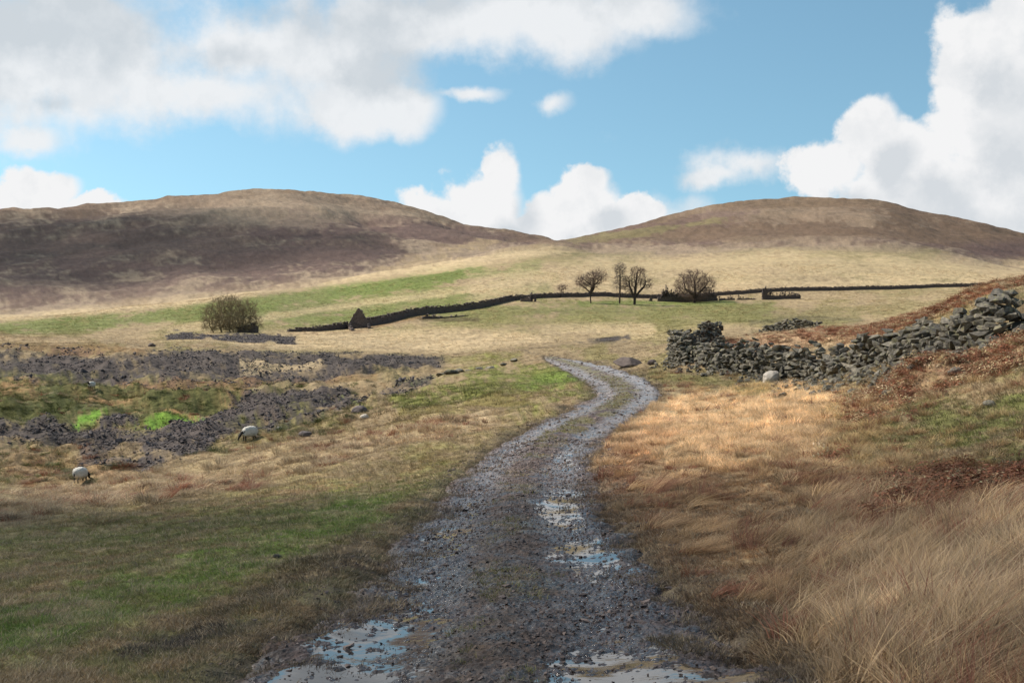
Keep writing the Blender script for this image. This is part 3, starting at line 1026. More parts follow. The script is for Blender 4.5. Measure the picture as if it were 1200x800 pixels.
def build_grass():
    turf = [blade_cluster("turf", 22, .02, .05, .0035, .07, .8, (.1, .1), s, 2) for s in range(4)] + \
           [blade_cluster("turf", 24, .03, .085, .003, .08, 1.0, (.15, .1), 10 + s, 3) for s in range(3)]
    n = 210000
    x, y = sample(n, 3.2, 62)
    zs = smooth_z(x, y); z = ground_z(x, y, zs)
    cv = Cover(x, y, zs); c = cv.paint()
    t = track_t(x, y); at = np.abs(t); h = track_half(y)
    keep = (at - h + .6 * cv.n3 > -.22 + .45 * RNG.random(n)) & (cv.slate < .35) & (RNG.random(n) < .95 - .5 * sstep(.3, .8, -cv.n3))
    strip = (at < .32 + .2 * cv.n3 + .1 * sstep(20, 40, y)) & (RNG.random(n) < .12 + .75 * sstep(16, 36, y)) & (fbm(x * .8, y * .5, 4, .55, 31) > -.1)
    z = np.where(at < h + .5, np.maximum(z, track_surface(x, y, t)), z)
    z = np.where(strip & ~keep, track_surface(x, y, t), z)
    c[strip & ~keep] = C_['olive'] * .9
    keep |= strip
    kind = np.where(RNG.random(n) < .7, RNG.integers(0, 4, n), RNG.integers(4, 7, n))
    s = (.75 + .7 * RNG.random(n)) * np.interp(y, [3, 12, 30, 62], [.8, 1.05, 1.7, 2.6])
    tint = c * (.75 + .6 * RNG.random((n, 1))) * 1.15
    dead = RNG.random(n) < .22
    tint[dead] = C_['straw'] * (.5 + .5 * RNG.random((dead.sum(), 1)))
    k = keep
    scl = np.stack([s, s, s * (.7 + .5 * RNG.random(n))], 1)
    scatter("turf_grass", turf, MAT_BLADE, np.stack([x, y, z], 1)[k], slope_rot(x, y, n)[k], scl[k], kind[k], tint[k],
            "short olive and brown turf covering the ground on both sides of the track", "grass")

    n = 90000
    x, y = sample(n, 50, 150)
    zs = smooth_z(x, y); z = ground_z(x, y, zs)
    cv = Cover(x, y, zs); c = cv.paint()
    keep = (np.abs(track_t(x, y)) > track_half(y) + .2) & (cv.slate < .3) & (RNG.random(n) < .35 + .5 * sstep(-.2, .5, cv.n1))
    s = (.6 + .9 * RNG.random(n)) * np.interp(y, [50, 150], [2.2, 4.0])
    tint = c * (.6 + .7 * RNG.random((n, 1))) * 1.05
    bogm = (x < 0) & (y < 105) & (cv.py > 448)
    lump = bogm & (RNG.random(n) < .5)
    tint[lump] = C_['moss'] * (.8 + 1.2 * RNG.random((lump.sum(), 1)))  # dark moss tint also paints the shadowed look of the hummocks
    scl = np.stack([s, s, s * np.where(bogm, 1.5, .6)], 1)
    scatter("rough_pasture", turf, MAT_BLADE, np.stack([x, y, z], 1)[keep], slope_rot(x, y, n)[keep], scl[keep], RNG.integers(0, 7, n)[keep], tint[keep],
            "rough tufted pasture grass beyond the gully and the bend of the track", "grass")

    n = 150000
    x, y = sample(n, 150, 520)
    zs = smooth_z(x, y); z = ground_z(x, y, zs)
    cv = Cover(x, y, zs); c = cv.paint()
    keep = (cv.slate < .3) & (RNG.random(n) < .25 + .75 * sstep(-.2, .6, cv.n1 + .4 * cv.n2))
    s = (.5 + 1.0 * RNG.random(n)) * np.interp(y, [150, 520], [3.6, 9.0])
    tint = c * (.72 + .5 * RNG.random((n, 1))) * 1.1
    scl = np.stack([s, s, s * .7], 1)
    scatter("far_pasture", turf, MAT_BLADE, np.stack([x, y, z], 1)[keep], slope_rot(x, y, n)[keep], scl[keep], RNG.integers(0, 7, n)[keep], tint[keep],
            "tufted pale and green pasture grass below the hills", "grass")

    # long bleached tussocks: bank to the right, ridge to the left
    tus = [blade_cluster("tussock", (170, 150, 75)[s], .10, .25, (.0022, .0024, .0044)[s], .17, .8, (2.2, .85), 30 + s, 4, .62) for s in range(3)] + \
          [blade_cluster("tussock", 120, .09, .22, .0026, .13, 1.2, (1.0, .4), 40 + s, 4, 1.1) for s in range(3)] + \
          [blade_cluster("tussock", 130, .10, .22, .005, .16, 1.5, (.3, .1), 50 + s, 3, 1.2) for s in range(2)]
    n = 90000
    x, y = sample(n, 3.4, 98)
    zs = smooth_z(x, y); z = ground_z(x, y, zs)
    cv = Cover(x, y, zs); c = cv.paint(); px, py = cv.px, cv.py
    t = track_t(x, y); h = track_half(y)
    clump = fbm(x * .9, y * .9, 3, .55, 61)
    dens = np.zeros(n)
    R_ = (t > h + .35 + .3 * cv.n3)
    dens = np.maximum(dens, R_ * cv.blob(1150, 720, 200, 90, -25, .35, .3, .2) * 1.0)
    dens = np.maximum(dens, R_ * cv.blob(1020, 620, 90, 70, -30, .5, .3, .3) * .6)
    dens = np.maximum(dens, R_ * cv.blob(850, 500, 190, 50, 3, .35, .3, .3) * .8)
    dens = np.maximum(dens, R_ * (py > 520) * sstep(-.1, .5, clump) * .22)
    dens = np.maximum(dens, R_ * (py > 430) * (px > 980) * sstep(-.1, .5, clump) * .32)
    Lf = (t < -h - .6)
    dens = np.maximum(dens, Lf * cv.line([(-60, 605), (60, 588), (170, 574), (300, 550), (390, 532)], 16, .4, .5, .4) * sstep(.0, .35, clump) * .6)
    dens = np.maximum(dens, Lf * cv.line([(380, 530), (470, 512), (570, 494)], 9, .4, .5, .4) * .5)
    dens = np.maximum(dens, Lf * (y > 26) * cv.line([(20, 548), (150, 556), (60, 572)], 18, .4, .5, .4) * sstep(.05, .4, clump) * .55)
    dens = np.maximum(dens, Lf * sstep(.35, .7, clump) * .025)
    hollow = fbm(x * 1.6 - y * .8, y * 1.1 + x * .3, 3, .6, 67)
    dens *= .25 + .75 * sstep(-.3, .1, hollow)
    bog = Lf * (y > 46) * (y < 98) * (py > 448) * (px < 420) * (cv.slate < .3)
    dens = np.maximum(dens, bog * sstep(-.1, .35, clump) * .5)
    keep = RNG.random(n) < dens
    kind = np.where(py > 560, RNG.integers(0, 6, n), RNG.integers(3, 8, n))
    kind = np.where(Lf & (RNG.random(n) < .75), RNG.integers(6, 8, n), kind)
    big = (cv.blob(1150, 720, 210, 95, -25, .3, .3, .2) > .4)
    kind = np.where(big, RNG.integers(0, 4, n), kind)
    s = (.7 + .6 * RNG.random(n)) * np.interp(y, [3, 12, 30, 62], [.85, 1.0, 1.35, 1.6]) * np.where(big, 1.0, .9)
    s = s * np.where(Lf & (y > 17) & (y < 50) & (clump > .12), 1.2, 1.0)
    tint = (.5 * c + .5 * np.where(R_[:, None], C_['straw'] * np.array([1.14, .99, .80]), C_['straw'])) * (.6 + .6 * RNG.random((n, 1))) * np.clip(1 + .9 * hollow, .5, 1.5)[:, None] * np.where(cv.py > 545, .95, 1.05)[:, None]  # tint dims in the hollows, painting shade between the tussocks
    bm_ = (bog > 0) & (RNG.random(n) < .6)
    tint[bm_] = C_['moss'] * (.7 + 1.3 * RNG.random((bm_.sum(), 1)))
    pale_ = cv.blob(860, 496, 150, 42, -8, .4, .3, .3)
    tint = tint * (1 + .35 * pale_)[:, None]
    red = RNG.random(n) < np.where(big, .12, .22 - .17 * pale_)
    tint[red] = C_['rust'] * (.6 + .6 * RNG.random((red.sum(), 1)))
    rot = np.stack([RNG.normal(size=n) * .15, RNG.normal(size=n) * .15, RNG.normal(size=n) * .5 + np.where(big, .1, 0)], 1)
    scl = np.stack([s, s, s * (.8 + .4 * RNG.random(n))], 1)
    k = keep
    scatter("tussock_grass", tus, MAT_BLADE, np.stack([x, y, z], 1)[k], rot[k], scl[k], kind[k], tint[k],
            "long bleached tussock grass combed over on the bank right of the track", "grass")
    print("tussocks", k.sum())

    # dead bracken
    br = [frond_cluster("frond", 14, .55, 70 + s) for s in range(4)]
    n = 60000
    x, y = sample(n, 8, 80, 640, 1320)
    zs = smooth_z(x, y); z = ground_z(x, y, zs)
    cv = Cover(x, y, zs); px, py = cv.px, cv.py
    dens = cv.line([(1010, 480), (1080, 445), (1160, 425), (1230, 400)], 14, .4, .5, .5) * .9
    dens = np.maximum(dens, cv.line([(1060, 590), (1130, 560), (1230, 555)], 15, .4, .6, .6) * .6)
    dens = np.maximum(dens, cv.blob(1080, 440, 34, 20, -20, .4, .2, .3))
    dens = np.maximum(dens, (y > 44) * cv.line([(840, 408), (930, 400), (1000, 390), (1070, 372), (1130, 350), (1215, 332)], 8, .4, .5, .6) * .9)
    dens = np.maximum(dens, (px > 960) * (py > 420) * sstep(.2, .6, fbm(x * .6, y * .6, 3, .5, 65)) * .22)
    k = (RNG.random(n) < dens * .8 * sstep(-.35, .25, fbm(x * .8, y * .8, 3, .55, 66))) & (track_t(x, y) > track_half(y) + .5)
    s = (.5 + .55 * RNG.random(n)) * np.interp(y, [8, 30, 60], [.8, .95, 1.05])
    hump = cv.blob(1080, 438, 30, 16, -20, .4, .1, .2)
    z = z + hump * .2 * RNG.random(n)
    tint = C_['rust'] * (.45 + .7 * RNG.random((n, 1)))
    pale = RNG.random(n) < np.where(py > 520, .10, .35)
    tint[pale] = C_['tan'] * (.8 + .6 * RNG.random((pale.sum(), 1)))
    scl = np.stack([s, s, s], 1)
    scatter("dead_bracken", br, MAT_FROND, np.stack([x, y, z], 1)[k], slope_rot(x, y, n, .2)[k], scl[k], RNG.integers(0, 4, n)[k], tint[k],
            "collapsed rust red dead bracken around the tumbled wall", "bracken")
    print("bracken", k.sum())


def build_rubble():
    rocks = [rock_mesh("slate_piece", 200 + s, .34, .26, .15, 12, 3) for s in range(6)]
    n = 190000
    x, y = sample(n, 44, 200, -80, 560)
    zs = smooth_z(x, y); z = ground_z(x, y, zs)
    cv = Cover(x, y, zs); cv.paint()
    k = (RNG.random(n) < cv.slate * np.where(y < 88, .65, .5) * (.45 + .9 * sstep(-.4, .4, cv.n1))) & (cv.slate > .25)
    s = np.exp(RNG.normal(size=n) * .5) * np.interp(y, [44, 70, 125], [.21, .27, .35])
    scl = np.stack([s, s, s], 1)
    rot = np.stack([RNG.normal(size=n) * .45, RNG.normal(size=n) * .45, RNG.random(n) * 6.283], 1)
    scatter("slate_rubble", rocks, MAT_SLATE, np.stack([x, y, z + .02], 1)[k], rot[k], scl[k], RNG.integers(0, 6, n)[k], np.ones((k.sum(), 3)),
            "dark slate rubble lining the gully and spoil banks on the left", "rubble")
    print("slate", k.sum())
    # stones on and beside the track
    for pass_ in range(2): track_stones(pass_)


def track_stones(pass_):
    peb = [rock_mesh("pebble", 230 + s, .10, .075, .045, 11, 2.6) for s in range(6)]
    n = (42000, 90000)[pass_]
    x, y = sample(n, 3.5, (100, 30)[pass_], 200, 1000)
    tt = (RNG.random(n) * 2 - 1) * 1.2
    x = track_x(y) + tt * (track_half(y) + .3)
    t = track_t(x, y)
    z = track_surface(x, y, t)
    z = np.maximum(z, ground_z(x, y) * (np.abs(t) > track_half(y)) + -99 * (np.abs(t) <= track_half(y)))
    dens = (.03 + .16 * sstep(.0, .45, fbm(x * .9, y * .6, 3, .5, 71))) * np.interp(y, [3, 14, 30, 100], [.8, 1, 2.2, 2.2])
    dens *= np.where(np.abs(t) > track_half(y), .35, 1)
    dens = dens * (.45 if pass_ == 0 else 2.2) + (0, .12)[pass_]
    k = RNG.random(n) < dens
    s = np.exp(RNG.normal(size=n) * .5) * np.interp(y, [3, 8, 20, 50, 100], [.28, .36, .55, .9, 1.2]) * (1, .42)[pass_]
    s = np.minimum(s, np.interp(y, [3, 10, 30, 100], [.8, 1.0, 1.4, 2.2]))
    rot = np.stack([RNG.normal(size=n) * .3, RNG.normal(size=n) * .3, RNG.random(n) * 6.283], 1)
    scatter(("track_stones", "track_gravel")[pass_], peb, MAT_TRACKSTONE, np.stack([x, y, z + .004], 1)[k], rot[k], np.stack([s] * 3, 1)[k], RNG.integers(0, 6, n)[k], np.ones((k.sum(), 3)),
            ("loose grey stones strewn along the wet track", "fine gravel and chips bedded in the mud of the track")[pass_], ("stones", "gravel")[pass_])


build_grass()
build_rubble()


# ------------------------------------------------------------------ positions on the ground
def gz(x, y): return float(ground_z(np.array([x]), np.array([y]))[0])


def at(px, d, dz=0.):
    x = (px - 600) / F * d
    return Vector((x, d, gz(x, d) + dz))


# ------------------------------------------------------------------ near dry stone walls, stone by stone
WALL_ROCKS = [rock_mesh("wall_stone", 300 + s, 1, .9, .62, 11, 5.0) for s in range(12)]
for m_ in WALL_ROCKS: m_.materials.append(MAT_STONE)


def joined_rocks(name, items, mat, parent=None, sources=None):
    """many stones too small to pick apart, one mesh: items = (loc, euler, scale3, source index)"""
    sources = sources or WALL_ROCKS
    cache = []
    for me in sources:
        v = np.array([q.co[:] for q in me.vertices]); me.calc_loop_triangles()
        f = np.array([q.vertices[:] for q in me.loop_triangles]); cache.append((v, f))
    V, Fc, off = [], [], 0
    for loc, eul, sc, k in items:
        v, f = cache[k % len(cache)]
        M = np.array(Euler(eul).to_matrix())
        V.append((v * np.array(sc)) @ M.T + np.array(loc)); Fc.append(f + off); off += len(v)
    me = np_mesh(name, np.vstack(V), np.vstack(Fc), smooth=False)
    return link(name, me, mat, parent)


def dry_wall(label, pts, heights, thick, size, seed, limit=290, name="dry_stone_wall", rubble=1.0):
    """pts: base line (px, distance); heights: metres at each point"""
    rg = random.Random(seed)
    B = [at(p, d) for p, d in pts]
    root = empty(name, B[0])
    tag(root, label, "stone wall")
    seg = [0.]
    for a, b in zip(B[:-1], B[1:]): seg.append(seg[-1] + (Vector((b.x, b.y, 0)) - Vector((a.x, a.y, 0))).length)
    Lt = seg[-1]

    def pos(s):
        x = np.interp(s, seg, [b.x for b in B]); y = np.interp(s, seg, [b.y for b in B]); hh = np.interp(s, seg, heights)
        return x, y, hh
    parts, rest = [], []
    s = 0.
    nz = random.Random(seed + 5)
    phase = nz.random() * 10
    course_z = 0.
    # course by course on both faces
    hmax = max(heights)
    z = 0.
    row = 0
    while z < hmax:
        ch = size * rg.uniform(.42, .72) * (1.15 - .25 * min(1, z / hmax))
        for face in (-1, 0, 1):
            s = rg.uniform(-.2, .2)
            while s < Lt:
                w = size * rg.choice((.5, .7, .9, 1.1, 1.4, 1.8)) * rg.uniform(.85, 1.15)
                x, y, hh = pos(min(max(s + w / 2, 0), Lt))
                hh *= 1 + rg.gauss(0, .12) + .16 * math.sin(s * 2.1 + phase) + .14 * math.sin(s * 5.3 + phase * 2)
                if z < hh - ch * .3:
                    x2, y2, _ = pos(min(s + w / 2 + .2, Lt)); x1, y1, _ = pos(max(s + w / 2 - .2, 0))
                    ang = math.atan2(y2 - y1, x2 - x1)
                    nx, ny = -math.sin(ang), math.cos(ang)
                    batter = 1 - .35 * z / max(hmax, .1)
                    o = face * thick / 2 * batter + rg.uniform(-.05, .05)
                    lx, ly = x + nx * o, y + ny * o
                    loc = (lx, ly, gz(lx, ly) + z + ch / 2 - .06 + rg.uniform(-.03, .03))
                    eul = (rg.gauss(0, .24), rg.gauss(0, .26), ang + rg.gauss(0, .35))
                    sc = (w * 1.02, size * rg.uniform(.7, 1.25), ch * rg.uniform(1.3, 1.75))
                    toward = (nx * face) * (-lx) + (ny * face) * (-ly) > 0
                    top = z > hh - ch * 1.6
                    it = (loc, eul, sc, rg.randrange(12))
                    if face == 0 and not top: pass
                    elif toward or top: parts.append((it, w * ch / (ly * ly)))
                    else: rest.append(it)
                s += w * .94
        z += ch * .86
        row += 1
    # tumbled stones at the foot
    for i in range(int(Lt * 7 * rubble)):
        s = rg.uniform(0, Lt); x, y, hh = pos(s)
        x2, y2, _ = pos(min(s + .3, Lt)); x1, y1, _ = pos(max(s - .3, 0))
        ang = math.atan2(y2 - y1, x2 - x1); nx, ny = -math.sin(ang), math.cos(ang)
        if nx * x + ny * y > 0: nx, ny = -nx, -ny
        o = thick / 2 + abs(rg.gauss(0, .38)) * rubble
        lx, ly = x + nx * o, y + ny * o
        w = size * rg.uniform(.4, 1.0)
        it = ((lx, ly, gz(lx, ly) + .05), (rg.gauss(0, .5), rg.gauss(0, .5), rg.uniform(0, 6.28)), (w, w * .8, w * rg.uniform(.7, 1.1)), rg.randrange(12))
        parts.append((it, w * w * .7 / (ly * ly)))
    parts.sort(key=lambda q: -q[1])
    for it, _ in parts[:limit]:
        loc, eul, sc, k = it
        o = bpy.data.objects.new("stone", WALL_ROCKS[k]); col.objects.link(o)
        o.parent = root
        o.location = Vector(loc) - root.location
        o.rotation_euler = eul; o.scale = sc
    rest += [p[0] for p in parts[limit:]]
    if rest:
        o = joined_rocks("small_stones", rest, MAT_STONE, root)
        o.location = -root.location
        tag(o, kind='stuff')
    return root


dry_wall("long low stretch of tumbled dry stone wall with a taller corner at its right end, left of the wall that climbs the bank",
         [(818, 59.5), (830, 57.5), (850, 55.5), (880, 53), (915, 50.5), (936, 49), (944, 48.6), (950, 48.4), (956, 48)], [.8, 1.1, 1.25, 1.2, 1.15, 1.3, 1.65, 1.35, .8], .6, .33, 1, 290, rubble=2.0)
dry_wall("collapsed dry stone wall of big blocks climbing the bank to a tall broken stump on the right",
         [(959, 47.5), (972, 46), (982, 44.5), (1000, 43), (1018, 41), (1045, 38.8), (1056, 38), (1064, 37), (1092, 34.6), (1105, 33.7), (1120, 32.5), (1137, 31.5), (1150, 30.8), (1166, 30), (1176, 29.6), (1186, 29.2), (1215, 28.4)],
         [.5, .6, 1.0, .95, 1.1, .7, .75, 1.05, .9, .65, .95, 1.05, 1.2, 1.15, 1.0, .4, .25], .6, .37, 2, 290, rubble=2.6)
dry_wall("narrow broken end of dry stone wall standing upright at the left of the old fold",
         [(789, 62.5), (796, 61), (802, 60), (810, 59)], [1.75, 1.7, 1.1, .35], .6, .34, 3, 120, rubble=1.4)
dry_wall("dark shaded side wall running back from the upright broken wall end",
         [(797, 63.5), (815, 65.5), (828, 67), (841, 68.5)], [1.25, 1.0, 1.05, .95], .5, .34, 44, 120, rubble=.4)
dry_wall("short ragged remnant of dark wall alone on the bracken slope behind the long wall",
         [(891, 80), (905, 79), (925, 78), (945, 76.5), (958, 76)], [.25, .5, .75, .5, .3], .5, .32, 5, 120, rubble=.6)


# ------------------------------------------------------------------ far walls and ruins
def rubble_mass(name, pts, heights, thick, size, seed, mat=MAT_FARSTONE, jag=.13, parent=None, core=.82):
    """masonry too far off to tell its stones apart: stones piled to a profile, one mesh with a solid core"""
    rg = random.Random(seed)
    B = [at(p, d) for p, d in pts]
    o0 = B[0]
    seg = [0.]
    for a, b in zip(B[:-1], B[1:]): seg.append(seg[-1] + math.hypot(b.x - a.x, b.y - a.y))
    Lt = seg[-1]
    nS = max(2, int(Lt / size))
    ss = np.linspace(0, Lt, nS + 1)
    X = np.interp(ss, seg, [b.x for b in B]); Y = np.interp(ss, seg, [b.y for b in B]); H = np.interp(ss, seg, heights)
    G = ground_z(X, Y)
    items = []
    for i in range(nS):
        ang = math.atan2(Y[i + 1] - Y[i], X[i + 1] - X[i])
        hh = H[i] * (1 + rg.gauss(0, jag))
        z = 0.
        while z < hh:
            ch = size * rg.uniform(.6, .85)
            items.append(((X[i] - o0.x + rg.gauss(0, .04), Y[i] - o0.y + rg.gauss(0, .04), G[i] - o0.z + z + ch * .3),
                          (rg.gauss(0, .12), rg.gauss(0, .12), ang + rg.gauss(0, .15)),
                          (size * rg.uniform(1.1, 1.5), thick * rg.uniform(.85, 1.15), ch * 1.6), rg.randrange(12)))
            z += ch
    o = joined_rocks(name, items, mat, parent)
    core_h = core
    core, cf = [], []
    for i in range(nS + 1):      # hearting of the wall
        i2 = min(i + 1, nS); i1 = max(i - 1, 0)
        a = math.atan2(Y[i2] - Y[i1], X[i2] - X[i1]); nx, ny = -math.sin(a) * thick * .4, math.cos(a) * thick * .4
        for sg, zz in ((-1, -.3), (-1, H[i] * core_h), (1, H[i] * core_h), (1, -.3)):
            core.append((X[i] - o0.x + nx * sg, Y[i] - o0.y + ny * sg, G[i] - o0.z + zz))
        if i < nS: cf += [(4 * i + k, 4 * i + (k + 1) % 4, 4 * i + 4 + (k + 1) % 4, 4 * i + 4 + k) for k in range(4)]
    cf += [(0, 1, 2, 3), (4 * nS + 3, 4 * nS + 2, 4 * nS + 1, 4 * nS)]
    bm = bmesh.new(); bm.from_mesh(o.data)
    cvv = [bm.verts.new(p) for p in core]
    for q in cf: bm.faces.new([cvv[k] for k in q])
    bm.to_mesh(o.data); bm.free()
    if not parent: o.location = o0
    else: o.location = o0 - parent.location
    return o


o = rubble_mass("field_wall", [(428, 218), (442, 224), (460, 232), (480, 241), (505, 250), (520, 253), (545, 256), (560, 262), (580, 272), (600, 284), (625, 292), (660, 304), (720, 314), (760, 318), (800, 326), (850, 330), (920, 338), (980, 346), (1040, 356), (1090, 366), (1110, 370), (1140, 376), (1166, 380)],
                [1.6] * 8 + [1.4, 1.25] + [1.1] * 13, .7, .42, 11, jag=.05)
tag(o, "long dark stone field wall winding across the pasture behind the trees", "stone wall")
o = rubble_mass("field_wall", [(338, 200), (355, 204), (380, 208), (400, 212), (411, 214)], [.4, .75, 1.0, 1.2, 1.3], .7, .40, 12, jag=.06)
tag(o, "low dark stone field wall leading to the pointed gable from the left", "stone wall")
o = rubble_mass("field_wall", [(279, 187), (288, 187.5), (303, 188)], [.8, 1.4, 1.5], .8, .5, 13, jag=.08)
tag(o, "short dark wall fragment at the foot of the round bare bush", "stone wall")

t_ = empty("ruined_cottage", at(421, 214)); tag(t_, "small ruined stone gable rising to a point where the field wall bends", "ruin")
rubble_mass("gable_wall", [(408, 213.5), (412, 213.5), (417, 213.5), (420.5, 213.5), (424, 213.5), (429, 213.5), (433, 213.5)], [.9, 1.9, 3.2, 4.1, 3.2, 1.9, .8], 1.0, .34, 14, parent=t_, jag=.05, core=.95)
rubble_mass("side_wall", [(409, 213), (411, 209), (413, 205)], [1.0, .6, .3], .6, .42, 15, parent=t_)
rubble_mass("side_wall", [(432, 213), (433, 209)], [.8, .4], .6, .42, 16, parent=t_)

t_ = empty("ruined_hut", at(621, 282)); tag(t_, "tiny ruined hut of two stumps below the field wall, left of the trees", "ruin")
rubble_mass("rubble_wall", [(611, 280), (616, 280), (622, 280)], [.7, .9, .9], .8, .45, 17, parent=t_)
rubble_mass("wall_stump", [(622, 281), (624.5, 281)], [1.7, 1.8], .8, .42, 18, parent=t_)
rubble_mass("wall_stump", [(626.5, 281), (628.5, 281)], [1.8, 1.2], .8, .42, 19, parent=t_)

t_ = empty("ruined_farmhouse", at(800, 304)); tag(t_, "long ruined farmhouse with a chimney stump, behind the domed bare tree", "ruin")
rubble_mass("front_wall", [(771, 305), (776, 305), (784, 305), (800, 305), (815, 305), (830, 305), (841, 305)], [.8, 1.7, 2.4, 2.2, 1.9, 2.6, 1.2], .8, .36, 20, parent=t_, jag=.3, core=.6)
rubble_mass("chimney_stump", [(777, 305.5), (780.5, 305.5), (784, 305.5)], [2.9, 3.9, 3.0], 1.2, .36, 21, parent=t_)
rubble_mass("back_wall", [(786, 313), (805, 313), (840, 313)], [1.9, 2.4, 1.6], .7, .4, 22, parent=t_, jag=.25, core=.65)
rubble_mass("gable_wall", [(829, 306), (833, 306), (836, 306)], [1.8, 2.7, 2.0], .9, .42, 23, parent=t_)
o = rubble_mass("rubble_wall", [(843, 305), (852, 305), (861, 305)], [1.3, .9, 1.0], .8, .36, 24, jag=.35, core=.5); tag(o, "low heap of fallen walling beside the ruined farmhouse's right end", "stone wall")
o = rubble_mass("rubble_wall", [(864, 304), (872, 304), (886, 304)], [.8, .6, .3], .8, .36, 25, jag=.35, core=.5); tag(o, "low tapering line of fallen walling between the two ruined buildings", "stone wall")
t_ = empty("ruined_barn", at(915, 303)); tag(t_, "ruined barn with a tall gable stump at its left end, right of the farmhouse", "ruin")
rubble_mass("gable_stump", [(893.5, 303), (896.5, 303), (899, 303)], [2.8, 3.7, 3.0], 1.2, .36, 26, parent=t_)
rubble_mass("front_wall", [(899, 303), (904, 303), (918, 303), (930, 303), (938, 303)], [2.2, 1.7, 1.5, 1.5, .9], .8, .36, 27, parent=t_, jag=.3, core=.6)
rubble_mass("end_wall", [(928, 304), (931, 304), (934, 304), (938, 304)], [1.5, 1.7, 1.2, 1.8], .9, .36, 28, parent=t_, jag=.3, core=.5)
o = rubble_mass("stone_gatepost", [(761.5, 303), (763, 303), (764.5, 303)], [1.2, 1.35, 1.2], .7, .4, 29); tag(o, "squat stone gatepost standing alone left of the ruined farmhouse", "gatepost")
o = rubble_mass("rubble_wall", [(496, 232), (502, 232), (508, 232), (520, 233), (534, 234), (548, 236)], [.5, .8, .5, .3, .35, .15], .9, .4, 30, jag=.3); tag(o, "dark line of fallen stones on the green pasture below the field wall", "stone wall")


# ------------------------------------------------------------------ bare trees
def tube_mesh(name, segs, sides=4):
    V, Fc = [], []
    for p0, p1, r0, r1 in segs:
        d = (p1 - p0)
        ln = np.linalg.norm(d)
        if ln < 1e-5: continue
        d = d / ln
        a = np.cross(d, [0, 0, 1.]) if abs(d[2]) < .95 else np.cross(d, [1., 0, 0])
        a /= np.linalg.norm(a); b = np.cross(d, a)
        q = len(V)
        for p, r in ((p0, r0), (p1, r1)):
            for k in range(sides):
                th = 2 * math.pi * k / sides
                V.append(p + r * (a * math.cos(th) + b * math.sin(th)))
        for k in range(sides):
            k2 = (k + 1) % sides
            Fc.append((q + k, q + k2, q + sides + k2, q + sides + k))
    return np_mesh(name, np.array(V), np.array(Fc))


def grow(roots, attract, step, infl, kill, seed, iters=90):
    """space colonisation: branches reach out for the points that fill the crown"""
    rg = np.random.default_rng(seed)
    nodes = [np.array(r[0], float) for r in roots]; parent = [r[1] for r in roots]
    A = attract.copy()
    for it in range(iters):
        if len(A) == 0: break
        Nn = np.array(nodes)
        D = np.linalg.norm(A[:, None] - Nn[None], axis=2)
        near = D.argmin(1); dm = D[np.arange(len(A)), near]
        act = dm < infl
        if not act.any():
            act = dm <= dm.min() + step
        new = []
        for i in np.unique(near[act]):
            dirs = A[act & (near == i)] - Nn[i]
            dirs /= np.linalg.norm(dirs, axis=1, keepdims=True) + 1e-9
            v = dirs.mean(0) + rg.normal(size=3) * .12
            v /= np.linalg.norm(v) + 1e-9
            q = Nn[i] + v * step
            if np.linalg.norm(np.array(nodes) - q, axis=1).min() > step * .3:
                new.append((q, i))
        if not new: break
        for q, i in new: nodes.append(q); parent.append(int(i))
        Nn = np.array(nodes)
        D = np.linalg.norm(A[:, None] - Nn[None], axis=2).min(1)
        A = A[D > kill]
    return np.array(nodes), parent


